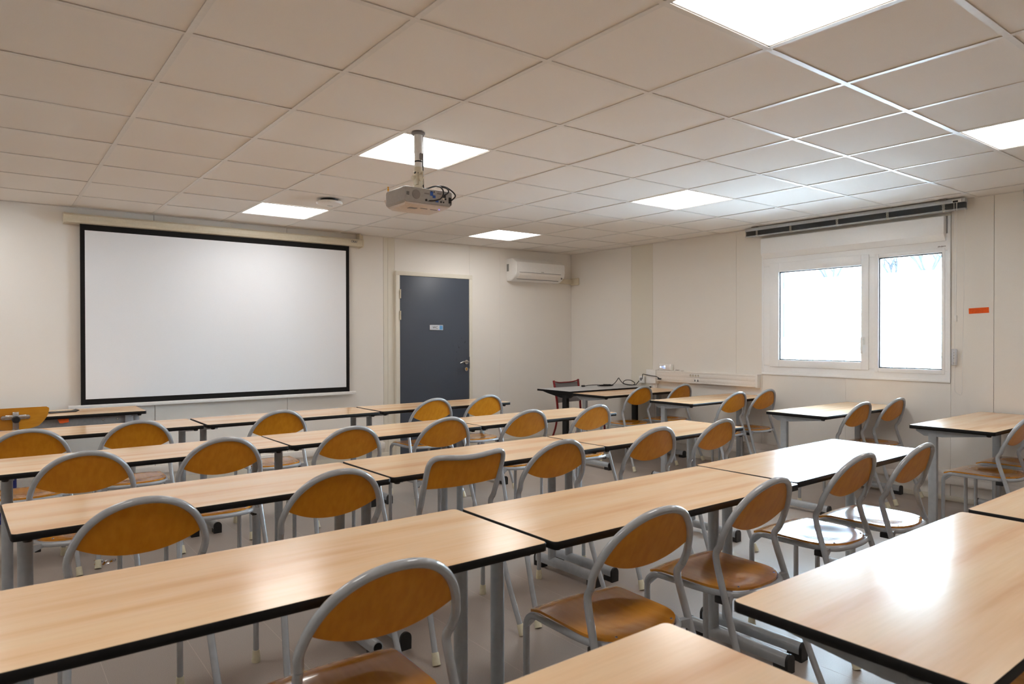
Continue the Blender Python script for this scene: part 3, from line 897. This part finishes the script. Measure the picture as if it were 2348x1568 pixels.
for s in (-1, 1):
    x = s*(L/2-.10)
    bm = nb(); prism(bm, [(-W/2+.02, top-.021), (-W/2+.02, top-.034), (-.16, top-.085), (-.04, top-.085), (W/2-.10, top-.05), (W/2-.02, top-.034), (W/2-.02, top-.021)], 'X', x-.02, x+.02); obj('support_arm', bm, 'black_plastic', t)
    bm = nb(); box(bm, x-.022, x+.022, -.135, -.065, .03, top-.05, b=.006); obj('leg', bm, 'black_plastic', t, 40)
    bm = nb(); box(bm, x-.025, x+.025, -W/2+.03, W/2-.03, .0005, .035, b=.008); obj('foot_bar', bm, 'black_plastic', t, 40)
    bm = nb(); box(bm, x-.015, x+.015, .10, .20, top-.045, top-.021, b=.008); obj('stacking_buffer', bm, 'black_plastic', t, 40)
# coiled black cable on it
bm = nb(); z = .7705
pts = [(4.93, 3.14, z+.003), (4.99, 3.12, z+.012), (5.07, 3.08, z+.016), (5.16, 3.05, z+.010), (5.25, 3.03, z+.008), (5.31, 3.03, z+.020), (5.35, 3.02, z+.060), (5.37, 3.01, z+.088), (5.385, 3.0, z+.062), (5.42, 2.98, z+.020), (5.48, 2.95, z+.004), (5.54, 2.93, z+.006), (5.56, 2.93, z+.025), (5.52, 2.95, z+.055), (5.46, 2.97, z+.062), (5.42, 2.98, z+.045), (5.43, 2.98, z+.02), (5.50, 2.95, z+.006), (5.58, 2.935, z+.004), (5.60, 2.93, z+.02), (5.628, 2.92, z+.05)]
tube(bm, catmull(pts, 5), .0045, 7)
for q in range(4):
    a = [(5.08+.02*q, 3.07-.012*q, z+.004+.006*q), (5.16, 3.04-.004*q, z+.001+.006*q), (5.26-.01*q, 3.02-.003*q, z+.002+.005*q), (5.30-.015*q, 3.03+.006*q, z+.006+.002*q)]
    tube(bm, catmull(a, 4), .0042, 7)
box(bm, 4.895, 4.94, 3.130, 3.152, z-.004, z+.016, b=.004)
tag(obj('black_cable', bm, 'black_plastic', None, 50), 'loosely coiled black power cable lying on the grey corner desk', 'cable')

# red framed chair behind grey desk
t = thing('visitor_chair', 'red-framed chair with grey mesh back behind the grey corner desk', 'chair', (5.02, 3.47, 0), math.radians(5))
for s in (-1, 1):
    bm = nb(); tube(bm, catmull([(s*.215, .17, .002), (s*.205, .06, .25), (s*.20, .02, .46)], 5), .012, 10); obj('leg', bm, 'red_paint', t, 40)
    bm = nb(); tube(bm, catmull([(s*.20, .02, .46), (s*.205, .035, .60), (s*.215, .075, .825)], 5), .0135, 10); obj('back_post', bm, 'red_paint', t, 40)
    bm = nb(); tube(bm, catmull([(s*.215, -.38, .002), (s*.205, -.36, .25), (s*.20, -.35, .43)], 5), .012, 10); obj('leg', bm, 'red_paint', t, 40)
    bm = nb(); tube(bm, [(s*.20, .02, .452), (s*.20, -.355, .445)], .012, 10); obj('side_rail', bm, 'red_paint', t, 40)
bm = nb(); tube(bm, catmull([(-.214, .072, .812), (-.11, .086, .797), (0, .091, .795), (.11, .086, .797), (.214, .072, .812)], 5), .0075, 8); obj('top_rail', bm, 'red_paint', t, 40)
bm = nb()
g = [[bm.verts.new((-.2+.4*i/10, .02+.055*k/5+.02*(1-((i-5)/5)**2), .56+.235*k/5-.004*k/5*(1-((i-5)/5)**2))) for i in range(11)] for k in range(6)]
for a, b in zip(g, g[1:]):
    for i in range(10): bm.faces.new((a[i], a[i+1], b[i+1], b[i]))
bmesh.ops.solidify(bm, geom=bm.faces[:], thickness=.003)
obj('mesh_back', bm, 'mesh_grey', t, 60)
bx('mesh_seat', (-.2, .2, -.36, .02, .447, .455), 'mesh_grey', t)

# ------------------------------------------------------------------ round backed chairs
LEAN, CUR = .103, .023
EX, EZ, EB, AH = 2.1, .612, .2205, .203
def yb(x, z, hw=.203):
    y = -LEAN*max(0, z-.555)/.2775
    if z > .6: y -= CUR*(1-min(1, abs(x)/hw)**2)*(z-.6)/.2325
    return y
def chair_parts(t, square=False):
    R = .0122
    rear = [(.227, -.19, .022), (.2185, -.145, .135), (.210, -.100, .26), (.200, -.042, .44), (.195, -.011, .535)]
    mid = [(.193, -.003, .580), (.1965, yb(.1965, .612), .612)]
    arch = []
    if not square:
        for k in range(0, 23):
            a = PI*k/22
            if k in (0, 22): continue
            if math.sin(a)**(2/EX)*EB+EZ < .632: continue
            cx, sy = math.cos(a), math.sin(a)
            x = AH*math.copysign(abs(cx)**(2/EX), cx); zz = EZ+EB*sy**(2/EX)
            arch.append((x, yb(x, zz), zz))
    else:
        mid.append((.197, yb(.197, .635), .635)); mid.append((.1995, yb(.1995, .70), .70))
        for x, zz in ((.2005, .772), (.196, .806), (.182, .824), (.155, .8305), (.10, .827), (.05, .822), (0, .820), (-.05, .822), (-.10, .827), (-.155, .8305), (-.182, .824), (-.196, .806), (-.2005, .772)):
            arch.append((x, yb(x, zz), zz))
    mir = lambda P: [(-x, y, z) for x, y, z in P][::-1]
    full = rear+mid+arch+mir(mid)+mir(rear)
    n = 4
    D = catmull(full, n)
    i0 = (len(rear)+1)*n                 # split just above the kink
    i1 = len(D)-1-i0
    for seg, flip in ((D[:i0+1], False), (D[i1:], True)):
        bm = nb(); tube(bm, seg, R, 12); lg = obj('leg', bm, 'grey_paint', t, 60)
        f = seg[0] if not flip else seg[-1]; s = seg[3] if not flip else seg[-4]
        d = (s-f).normalized()
        bm = nb(); b0 = f-d*.021; tube(bm, [b0, b0+d*.012, b0+d*.046, b0+d*.049], .0178, 12, r_end=.0138); obj('foot_cap', bm, 'foot_cream', lg, 50)
    bm = nb(); tube(bm, D[i0:i1+1], R, 12); obj('back_frame', bm, 'grey_paint', t, 60)
    # plywood back
    bm = nb(); NX, NZ = 28, 8
    hw = .1935 if square else .190
    def ztop(x):
        if square:
            ax = abs(x)
            return (.820+.0105*min(1, ax/.155)**2) if ax < .16 else .8305-.024*((ax-.16)/.0335)**2
        return EZ+EB*(max(0, 1-(abs(x)/AH)**EX))**(1/EX)
    def zbot(x):
        q = abs(x)/hw
        return .684+.008*q**2 if square else .642+.056*q**2.1
    rows = []
    for side in (0, 1):
        gr = []
        for k in range(NZ+1):
            r_ = []
            for i in range(NX+1):
                s = math.sin((-1+2*i/NX)*PI/2)
                x = s*hw
                zz = zbot(x)+(ztop(x)-.002-zbot(x))*k/NZ
                y = yb(x, zz)+.010-(.009 if side else 0)
                r_.append(bm.verts.new((x, y, zz)))
            gr.append(r_)
        rows.append(gr)
    A, B = rows
    for k in range(NZ):
        for i in range(NX):
            bm.faces.new((A[k][i], A[k][i+1], A[k+1][i+1], A[k+1][i])); bm.faces.new((B[k][i], B[k+1][i], B[k+1][i+1], B[k][i+1]))
    for i in range(NX):
        bm.faces.new((A[0][i], B[0][i], B[0][i+1], A[0][i+1])); bm.faces.new((A[NZ][i], A[NZ][i+1], B[NZ][i+1], B[NZ][i]))
    for k in range(NZ):
        bm.faces.new((A[k][0], A[k+1][0], B[k+1][0], B[k][0])); bm.faces.new((A[k][NX], B[k][NX], B[k+1][NX], A[k+1][NX]))
    obj('backrest', bm, 'chair_wood', t, 40)
    # front legs and seat frame (one bent tube)
    fl_ = [(.190, .307, .022), (.190, .307, .15), (.190, .307, .30), (.190, .307, .385), (.190, .300, .412), (.189, .280, .430), (.188, .254, .436)]
    sf = [(.187, .20, .436), (.185, .14, .436), (.183, .08, .436), (.176, .02, .436), (.160, -.030, .436), (.128, -.064, .436), (.085, -.079, .436), (.04, -.085, .436)]
    fullf = fl_+sf+[(0, -.086, .436)]+mir(sf)+mir(fl_)
    D = catmull(fullf, n); i0 = (len(fl_)-1)*n; i1 = len(D)-1-i0
    for seg, flip in ((D[:i0+1], False), (D[i1:], True)):
        bm = nb(); tube(bm, seg, R-.0008, 12); lg = obj('leg', bm, 'grey_paint', t, 60)
        f = seg[0] if not flip else seg[-1]
        bm = nb(); lathe(bm, [(.0175, -.0215), (.0178, -.012), (.0138, .025), (.0132, .028)], f, 12); obj('foot_cap', bm, 'foot_cream', lg, 50)
        sx = -1 if flip else 1
        bm = nb(); prism(bm, [(.300, .385), (.257, .425), (.300, .425)], 'X', sx*.190-.004, sx*.190+.004); obj('gusset', bm, 'grey_paint', lg)
    bm = nb(); tube(bm, D[i0:i1+1], R-.0008, 12); fr_ = obj('seat_frame', bm, 'grey_paint', t, 60)
    for s in (-1, 1):
        bm = nb(); obox(bm, (s*.150, -.038, .434), (s*.193, -.046, .427), .018, .016, .022, .032); obj('bracket', bm, 'grey_paint', t)
        bm = nb(); box(bm, s*.172-.012, s*.172+.012, -.03, .01, .402, .426, b=.003); obj('stop_block', bm, 'black_plastic', t, 40)
    # dished plywood seat
    def half(y):
        if y > .06: return .180
        q = (.06-y)/.143
        return .180*max(0, 1-q**2.4)**(1/2.4)
    bm = nb(); NY, NX = 22, 20
    def zs(x, y):
        z = .4505-.012*math.exp(-((x/.115)**2+((y-.085)/.105)**2)**1.5)
        if y > .23: z -= .020*((y-.23)/.085)**2
        if y > .23: z += .006*(1-(x/.18)**2)*((y-.23)/.085)
        return z
    ysl = [-.0825+(.315+.0825)*(.5-.5*math.cos(PI*k/NY)) for k in range(NY+1)]
    ysl[0] += .0006
    for dz in (0, -.009):
        gr = []
        for y in ysl:
            h = half(y)
            if y > .29: h -= .016*((y-.29)/.025)**2
            gr.append([bm.verts.new((h*math.sin((-1+2*i/NX)*PI/2), y, zs(h*math.sin((-1+2*i/NX)*PI/2), y)+dz+.006)) for i in range(NX+1)])
        if dz == 0: A = gr
        else: B = gr
    for k in range(NY):
        for i in range(NX):
            bm.faces.new((A[k][i], A[k][i+1], A[k+1][i+1], A[k+1][i])); bm.faces.new((B[k][i], B[k+1][i], B[k+1][i+1], B[k][i+1]))
    for i in range(NX):
        bm.faces.new((A[0][i], B[0][i], B[0][i+1], A[0][i+1])); bm.faces.new((A[NY][i], A[NY][i+1], B[NY][i+1], B[NY][i]))
    for k in range(NY):
        bm.faces.new((A[k][0], A[k+1][0], B[k+1][0], B[k][0])); bm.faces.new((A[k][NX], B[k][NX], B[k+1][NX], A[k+1][NX]))
    st = obj('seat', bm, 'seat_wood', t, 45)
    for x, y in ((.118, -.045), (-.118, -.045)):
        bm = nb(); lathe(bm, [(.0045, 0), (.004, .0018), (.001, .0026)], (x, y, .4568), 10); obj('rivet', bm, 'silver', st, 40)

TOPY = 0.0
FULL = {(1, 'a', 0): 'seat farther from windows'}
# key, x of top, y of top rail, rotation, label
def cl(row, col, seat):
    tb = {'a': 'end table farthest from windows', 'b': 'middle table', 'c': 'window-side end table'}[col]
    st = {0: 'seat away from windows', 1: 'window-side seat', None: 'only chair there'}[seat]
    return f'round-backed chair, {ROWN[row]} row from screen, {tb}, {st}'
CH = [(-.405, 2.053, 0, cl(1, 'a', 0)), (.149, 2.131, 0, cl(1, 'a', 1)), (1.038, 2.174, .3, cl(1, 'b', None)), (2.364, 2.315, .8, cl(1, 'c', 0)), (2.903, 2.32, .3, cl(1, 'c', 1)),
      (-.243, .985, .1, cl(2, 'a', 0)), (.364, 1.045, .3, cl(2, 'a', 1)), (1.066, 1.06, -.1, cl(2, 'b', 0)), (1.727, 1.100, .3, cl(2, 'b', 1)), (2.417, 1.128, .1, cl(2, 'c', 0)), (3.038, 1.106, .8, cl(2, 'c', 1)),
      (-.197, -.161, .3, cl(3, 'a', 0)), (.483, -.107, .1, cl(3, 'a', 1)), (1.660, -.064, -.1, cl(3, 'b', 1)), (2.405, -.036, -1, cl(3, 'c', 0)), (2.998, -.029, 2, cl(3, 'c', 1)),
      (.147, -1.206, -.8, cl(4, 'a', None)), (1.003, -1.245, -2.5, cl(4, 'b', 0)), (1.641, -1.212, 2, cl(4, 'b', 1)), (2.422, -1.155, .3, cl(4, 'c', 0)), (2.923, -1.198, 1.2, cl(4, 'c', 1)),
      (1.60, -2.30, 0, cl(5, 'b', None))]
for k, ((xa, ya, ra), (xb, yb_, rb)) in enumerate((((4.765, 2.195, .7), (5.365, 2.161, 1.5)), ((4.891, 1.16, .3), (5.385, 1.165, .5)), ((4.783, -.03, 0), (5.375, -.03, -.5)), ((4.66, -1.12, 0), (5.22, -1.12, 0)))):
    CH.append((xa, ya, ra, f'round-backed chair at {ROWN[k+1]} table of the window-wall line, aisle-side seat'))
    CH.append((xb, yb_, rb, f'round-backed chair at {ROWN[k+1]} table of the window-wall line, seat against wall'))
cp = None
for x, y, r, lab in CH:
    a = math.radians(r)
    loc = (x-math.sin(a)*TOPY, y+math.cos(a)*TOPY, 0)
    if cp is None:
        cp = thing('school_chair', lab, 'chair', loc, a, 'round-backed plywood school chairs')
        chair_parts(cp); register(cp)
    else:
        dup(cp, loc, a, lab)
t = thing('school_chair', 'square-backed plywood chair with a dipped top rail among round-backed ones', 'chair', (1.091, -.088, 0), math.radians(1.1))
chair_parts(t, True)

# swivel chair at the teacher's desk
t = thing('swivel_chair', 'wooden-backed swivel chair with black knob at the teacher desk', 'chair', (-.435, 3.16, 0), math.radians(4))
bm = nb()
outl = []
N = 24
rows = []
for side in (0, 1):
    gr = []
    for k in range(7):
        q = k/6; r_ = []
        for i in range(N+1):
            s = -1+2*i/N
            zt = .864-.004*s*s - (.010*max(0, (abs(s)-.93)/.07)**2)
            hwid = .198*(1-.30*(1-q)**2.2)
            x = s*hwid
            zz = .708+.02*s*s+(zt-.708-.02*s*s)*q
            r_.append(bm.verts.new((x, -.035*(1-s*s)+.012*side-.02*q, zz)))
        gr.append(r_)
    rows.append(gr)
A, B = rows
for k in range(6):
    for i in range(N):
        bm.faces.new((A[k][i], A[k][i+1], A[k+1][i+1], A[k+1][i])); bm.faces.new((B[k][i], B[k+1][i], B[k+1][i+1], B[k][i+1]))
for i in range(N):
    bm.faces.new((A[0][i], B[0][i], B[0][i+1], A[0][i+1])); bm.faces.new((A[6][i], A[6][i+1], B[6][i+1], B[6][i]))
for k in range(6):
    bm.faces.new((A[k][0], A[k+1][0], B[k+1][0], B[k][0])); bm.faces.new((A[k][N], B[k][N], B[k+1][N], A[k+1][N]))
obj('backrest', bm, 'old_wood', t, 45)
bm = nb()
box(bm, -.018, .018, -.066, -.046, .70, .838, b=.002); box(bm, -.062, .062, -.064, -.050, .785, .818, b=.006)
for s in (-1, 1): lathe(bm, [(.001, -.064), (.015, -.062), (.017, -.048)], (s*.068, 0, .80), 12, 'Y')
brk = obj('bracket', bm, 'silver', t, 40)
bm = nb(); lathe(bm, [(.001, -.100), (.018, -.100), (.024, -.094), (.024, -.075), (.012, -.066)], (0, 0, .788), 14, 'Y'); obj('knob', bm, 'black_plastic', brk, 40)
bm = nb(); tube(bm, catmull([(0, -.056, .72), (0, -.05, .60), (0, -.03, .47), (0, .04, .425), (0, .16, .42)], 5), .016, 10, sx=1.3); obj('back_stem', bm, 'silver', t, 40)
bm = nb()
lathe(bm, [(.001, .428), (.15, .428), (.19, .436), (.195, .446), (.15, .448), (.001, .440)], (0, .19, 0), 24); obj('seat', bm, 'old_wood', t, 40)
bm = nb(); tube(bm, [(0, .17, .10), (0, .17, .43)], .026, 14); obj('column', bm, 'blue_paint', t, 40)
for k in range(5):
    a = 2*PI*k/5+.3
    bm = nb(); obox(bm, (0, .17, .11), (.27*math.cos(a), .17+.27*math.sin(a), .045), .04, .035, .028, .022); lg = obj('leg', bm, 'blue_paint', t)
    bm = nb(); lathe(bm, [(.014, -.0445), (.018, -.03), (.012, -.005)], (.265*math.cos(a), .17+.265*math.sin(a), .045), 10); obj('glide', bm, 'black_plastic', lg, 40)

# ------------------------------------------------------------------ projector on its ceiling pole
t = thing('ceiling_projector', 'grey video projector hanging upside down from a white ceiling pole', 'projector', (0, 0, 0))
PX, PY = 1.268, .553
bm = nb(); lathe(bm, [(.001, 2.4468), (.036, 2.4468), (.037, 2.438), (.031, 2.432), (.001, 2.432)], (PX, PY, 0), 24); obj('ceiling_plate', bm, 'desk_steel', t, 40)
bm = nb(); tube(bm, [(PX, PY, 2.434), (PX, PY, 2.335)], .0235, 20); tube(bm, [(PX, PY, 2.335), (PX, PY, 2.255)], .0205, 20); pole = obj('pole', bm, 'white_plastic', t, 40)
bm = nb(); prism(bm, rrect(-.009, .009, 2.296, 2.334, .0085, 4), 'Y', -.0215, -.016)
o = obj('cable_slot', bm, 'desk_steel', pole); o.location = (PX+.004, PY, 0)
bm = nb(); lathe(bm, [(.0215, 2.286), (.0222, 2.288), (.0222, 2.292), (.0215, 2.294)], (PX, PY, 0), 16); obj('cable_tie', bm, 'black_plastic', pole)
bm = nb()
lathe(bm, [(.018, 2.262), (.0225, 2.26), (.0225, 2.236), (.019, 2.232)], (PX, PY, 0), 14)
box(bm, PX-.021, PX-.013, PY-.02, PY+.02, 2.165, 2.242, b=.003); box(bm, PX+.013, PX+.021, PY-.02, PY+.02, 2.165, 2.242, b=.003)
tube(bm, [(PX-.034, PY-.004, 2.205), (PX+.03, PY-.004, 2.205)], .008, 10); tube(bm, [(PX-.036, PY, 2.20), (PX-.028, PY, 2.20)], .014, 10)
tube(bm, [(PX, PY-.032, 2.19), (PX, PY+.03, 2.19)], .010, 10); box(bm, PX-.012, PX+.012, PY-.022, PY+.018, 2.15, 2.222, b=.004)
lathe(bm, [(.016, 2.165), (.024, 2.16), (.024, 2.146), (.018, 2.14), (.018, 2.128)], (PX, PY, 0), 12)
obj('tilt_joint', bm, 'cream_metal', t, 40)
bm = nb(); box(bm, PX-.022, PX-.006, PY-.014, PY+.012, 2.222, 2.236, b=.004); obj('clamp', bm, 'black_plastic', t, 40)
# body
X0, X1, Y0, Y1 = 1.118, 1.402, .430, .662
bm = nb()
sec = []
for y, zt, zb, a in ((Y0, 2.121, 2.046, 0), (Y0+.01, 2.124, 2.042, -.001), (Y1-.03, 2.124, 2.042, 0), (Y1-.008, 2.119, 2.046, .008), (Y1, 2.110, 2.056, .022)):
    sec.append([bm.verts.new(v) for v in ((X0+a, y, zt-.006), (X0+a+.006, y, zt), (X1-a-.006, y, zt), (X1-a, y, zt-.006), (X1-a, y, zb+.008), (X1-a-.010, y, zb), (X0+a+.010, y, zb), (X0+a, y, zb+.008))])
for a, b in zip(sec, sec[1:]):
    for k in range(8): bm.faces.new((a[k], a[(k+1) % 8], b[(k+1) % 8], b[k]))
bm.faces.new(sec[0][::-1]); bm.faces.new(sec[-1])
obj('body', bm, 'projector_grey', t, 30)
bm = nb()
sec = []
for y, zb, a in ((Y0+.008, 2.036, .006), (Y0+.03, 2.024, .016), (Y1-.06, 2.021, .016), (Y1-.02, 2.027, .02), (Y1-.004, 2.043, .012)):
    sec.append([bm.verts.new(v) for v in ((X0-.002+a*.2, y, 2.080), (X1+.002-a*.2, y, 2.064), (X1-a, y, zb+.008), (X1-a-.02, y, zb), (X0+a+.02, y, zb), (X0+a, y, zb+.008))])
for a, b in zip(sec, sec[1:]):
    for k in range(6): bm.faces.new((a[k], a[(k+1) % 6], b[(k+1) % 6], b[k]))
bm.faces.new(sec[0][::-1]); bm.faces.new(sec[-1])
lid = obj('lid', bm, 'projector_lid', t, 35)
for x0, x1, y0, y1, m in ((1.17, 1.215, .47, .50, 'desk_steel'), (1.23, 1.27, .462, .468, 'desk_steel'), (1.29, 1.33, .462, .468, 'desk_steel')):
    bx('lid_mark', (x0, x1, y0, y1, 2.0215, 2.0245), m, lid)
bx('status_light', (1.335, 1.340, .452, .456, 2.0235, 2.0265), 'led_blue', lid)
bx('mount_plate', (PX-.10, PX+.07, PY-.085, PY+.06, 2.124, 2.129), 'blind_rail', t, b=.001)
bm = nb(); lathe(bm, [(.001, -.0018), (.0235, -.0018), (.0245, 0)], (1.185, Y0, 2.086), 24, 'Y'); obj('speaker_grille', bm, 'vent_grey', t, 40)
for k in range(4): bx('vent_slot', (1.128, 1.144, Y0-.0008, Y0+.001, 2.078+k*.0045, 2.0805+k*.0045), 'black_plastic', t)
for x0, x1, z0, z1, m in ((1.235, 1.262, 2.094, 2.099, 'vent_grey'), (1.268, 1.285, 2.088, 2.112, 'port_blue'), (1.283, 1.30, 2.078, 2.092, 'port_blue'), (1.30, 1.318, 2.058, 2.070, 'port_blue'), (1.345, 1.364, 2.087, 2.105, 'black_plastic'), (1.382, 1.398, 2.060, 2.092, 'black_plastic'), (1.312, 1.336, 2.102, 2.107, 'vent_grey')):
    bx('port', (x0, x1, Y0-.0022, Y0+.002, z0, z1), m, t)
for x, z, r, m in ((1.244, 2.062, .0062, 'black_plastic'), (1.276, 2.110, .003, 'black_plastic'), (1.292, 2.110, .003, 'black_plastic'), (1.326, 2.080, .004, 'cream_metal'), (1.338, 2.080, .004, 'cream_metal'), (1.350, 2.080, .004, 'cream_metal'), (1.362, 2.080, .005, 'black_plastic'), (1.334, 2.062, .0048, 'black_plastic'), (1.350, 2.062, .004, 'black_plastic'), (1.392, 2.054, .003, 'black_plastic'), (1.256, 2.058, .002, 'black_plastic')):
    bm = nb(); lathe(bm, [(.0005, -.003), (r, -.003), (r, .001)], (x, Y0, z), 10, 'Y'); obj('jack', bm, m, t)
for x in (1.155, 1.172):
    bm = nb(); lathe(bm, [(.009, 2.122), (.0095, 2.136), (.006, 2.138)], (x, Y0+.07, 0), 12); obj('foot', bm, 'black_plastic', t, 40)
bm = nb(); lathe(bm, [(.003, 2.118), (.003, 2.132), (.005, 2.133), (.005, 2.139), (.0025, 2.14), (.0025, 2.146), (.005, 2.147), (.005, 2.150)], (1.128, Y1-.03, 0), 8); obj('thread_insert', bm, 'brass', t, 40)
bm = nb(); lathe(bm, [(.036, -.004), (.038, .012), (.030, .014), (.028, .006), (.001, .004)], (1.335, Y1, 2.085), 20, 'Y'); obj('lens', bm, 'black_plastic', t, 40)
for pts in ([(PX+.026, PY-.002, 2.436), (PX+.025, PY-.004, 2.30), (PX+.026, PY-.006, 2.20), (PX+.022, PY-.02, 2.150), (PX+.028, PY-.05, 2.142), (PX+.062, PY-.085, 2.152), (PX+.095, PY-.12, 2.146), (PX+.120, PY-.150, 2.120), (PX+.130, PY-.165, 2.095), (1.394, Y0-.016, 2.078), (1.390, Y0, 2.076)],
            [(PX+.030, PY-.05, 2.143), (PX+.05, PY-.09, 2.150), (PX+.064, PY-.13, 2.136), (PX+.066, PY-.150, 2.105), (PX+.05, PY-.150, 2.075), (PX+.02, PY-.140, 2.062), (1.262, Y0, 2.060)],
            [(PX+.062, PY-.088, 2.150), (PX+.095, PY-.13, 2.138), (PX+.098, PY-.148, 2.115), (1.355, Y0, 2.098)]):
    bm = nb(); tube(bm, catmull(pts, 5), .0038, 8); obj('cable', bm, 'black_plastic', t, 60)

# ------------------------------------------------------------------ crumpled film on the floor
bm = nb(); random.seed(21)
g = [[bm.verts.new(((i-4)*.014+random.uniform(-.007, .007), (k-3)*.013+random.uniform(-.007, .007), .001+abs(random.gauss(0, .010)))) for i in range(9)] for k in range(7)]
for a, b in zip(g, g[1:]):
    for i in range(8): bm.faces.new((a[i], a[i+1], b[i+1], b[i]))
o = tag(obj('plastic_wrapper', bm, 'clear_film'), 'crumpled clear plastic wrapper lying on the floor between table rows', 'litter')
o.location = (-.03, 2.03, 0)

# ------------------------------------------------------------------ outside the windows
gr = bx('ground', (XR+.14, 60, -40, 40, -.7, -.6), 'outside_ground'); struct(gr)
hs = thing('apartment_block', 'pale apartment block with balconies seen through the window', 'building', (0, 0, -.6))
bx('facade', (37, 46, 18.35, 34, 0, 14), 'house_wall', hs)
for z in (-.3+.0, 1.71, 4.56, 7.4):
    if z < 0: continue
    b = bx('balcony_slab', (35.8, 37, 19.1, 21.5, z-.08, z+.06), 'house_trim', hs)
    bx('balcony_rail', (35.8, 35.86, 19.5, 21.5, z+1.55, z+1.60), 'house_trim', b)
    bx('balcony_post', (35.8, 35.88, 19.45, 19.56, z-.4, z+1.6), 'house_trim', b)
    wn = bx('house_window', (36.96, 37.02, 19.9, 21.2, z+.2, z+2.2), 'house_trim', hs)
    bx('pane', (36.94, 36.97, 19.98, 21.12, z+.28, z+2.12), 'house_glass', wn)
lw = thing('rendered_wall', 'long pale rendered wall outside beyond the window', 'wall', (0, 0, -.6))
bx('face', (25, 25.4, -14, 11.6, 0, 4.12), 'house_wall', lw); bx('coping', (24.95, 25.45, -14, 11.6, 4.12, 4.2), 'house_wall', lw)
fe = thing('wire_fence', 'low pale metal fence outside beyond the window', 'fence', (0, 0, -.6))
bx('rail', (15, 15.04, 1, 9.0, 1.50, 1.54), 'fence_metal', fe); bx('rail', (15, 15.04, 1, 9.0, .2, .24), 'fence_metal', fe)
pm = None
for k in range(53):
    y = 1+k*.15
    if pm is None:
        pm = bx('picket', (15.005, 15.03, -.012, .012, 0, 1.5), 'fence_metal', fe); pm.location.y = y
    else:
        c = pm.copy(); COL.objects.link(c); c.location.y = y
def branch(bm, p, d, L, r, dep):
    q = p+d*L
    m = p+d*L*.5+Vector((random.uniform(-.06, .06)*L,)*3)
    tube(bm, [p, m, q], r, 5, r_end=r*.62)
    if dep == 0: return
    for k in range(random.choice((2, 3, 3))):
        e = (d+Vector((random.uniform(-.6, .6), random.uniform(-.75, .75), random.uniform(-.1, .5)))).normalized()
        branch(bm, p+d*L*random.uniform(.6, 1), e, L*random.uniform(.6, .8), r*.6, dep-1)
random.seed(31)
for (x, y, s, lab) in ((27, 11.8, .80, 'bare winter tree beyond the wall, seen through the opening sash'), (27.5, 9.5, .80, 'bare winter tree leaning beyond the wall near the mullion'), (27, 8.15, .82, 'bare forked winter tree beyond the wall, seen through the fixed pane')):
    tr = thing('bare_tree', lab, 'tree', (x, y, -.6), 0, 'bare trees beyond the wall')
    bm = nb(); tube(bm, [(0, 0, 0), (0.05, .03, 2.6*s), (0, .02, 5.2*s)], .12, 8, r_end=.08); obj('trunk', bm, 'bark', tr, 60)
    bm = nb()
    for k in range(4):
        a = random.uniform(0, 2*PI)
        branch(bm, Vector((0, .02, 4.9*s)), Vector((.35*math.cos(a), .55*math.sin(a), 1)).normalized(), 1.3*s, .06, 3)
    obj('branches', bm, 'bark', tr, 60)
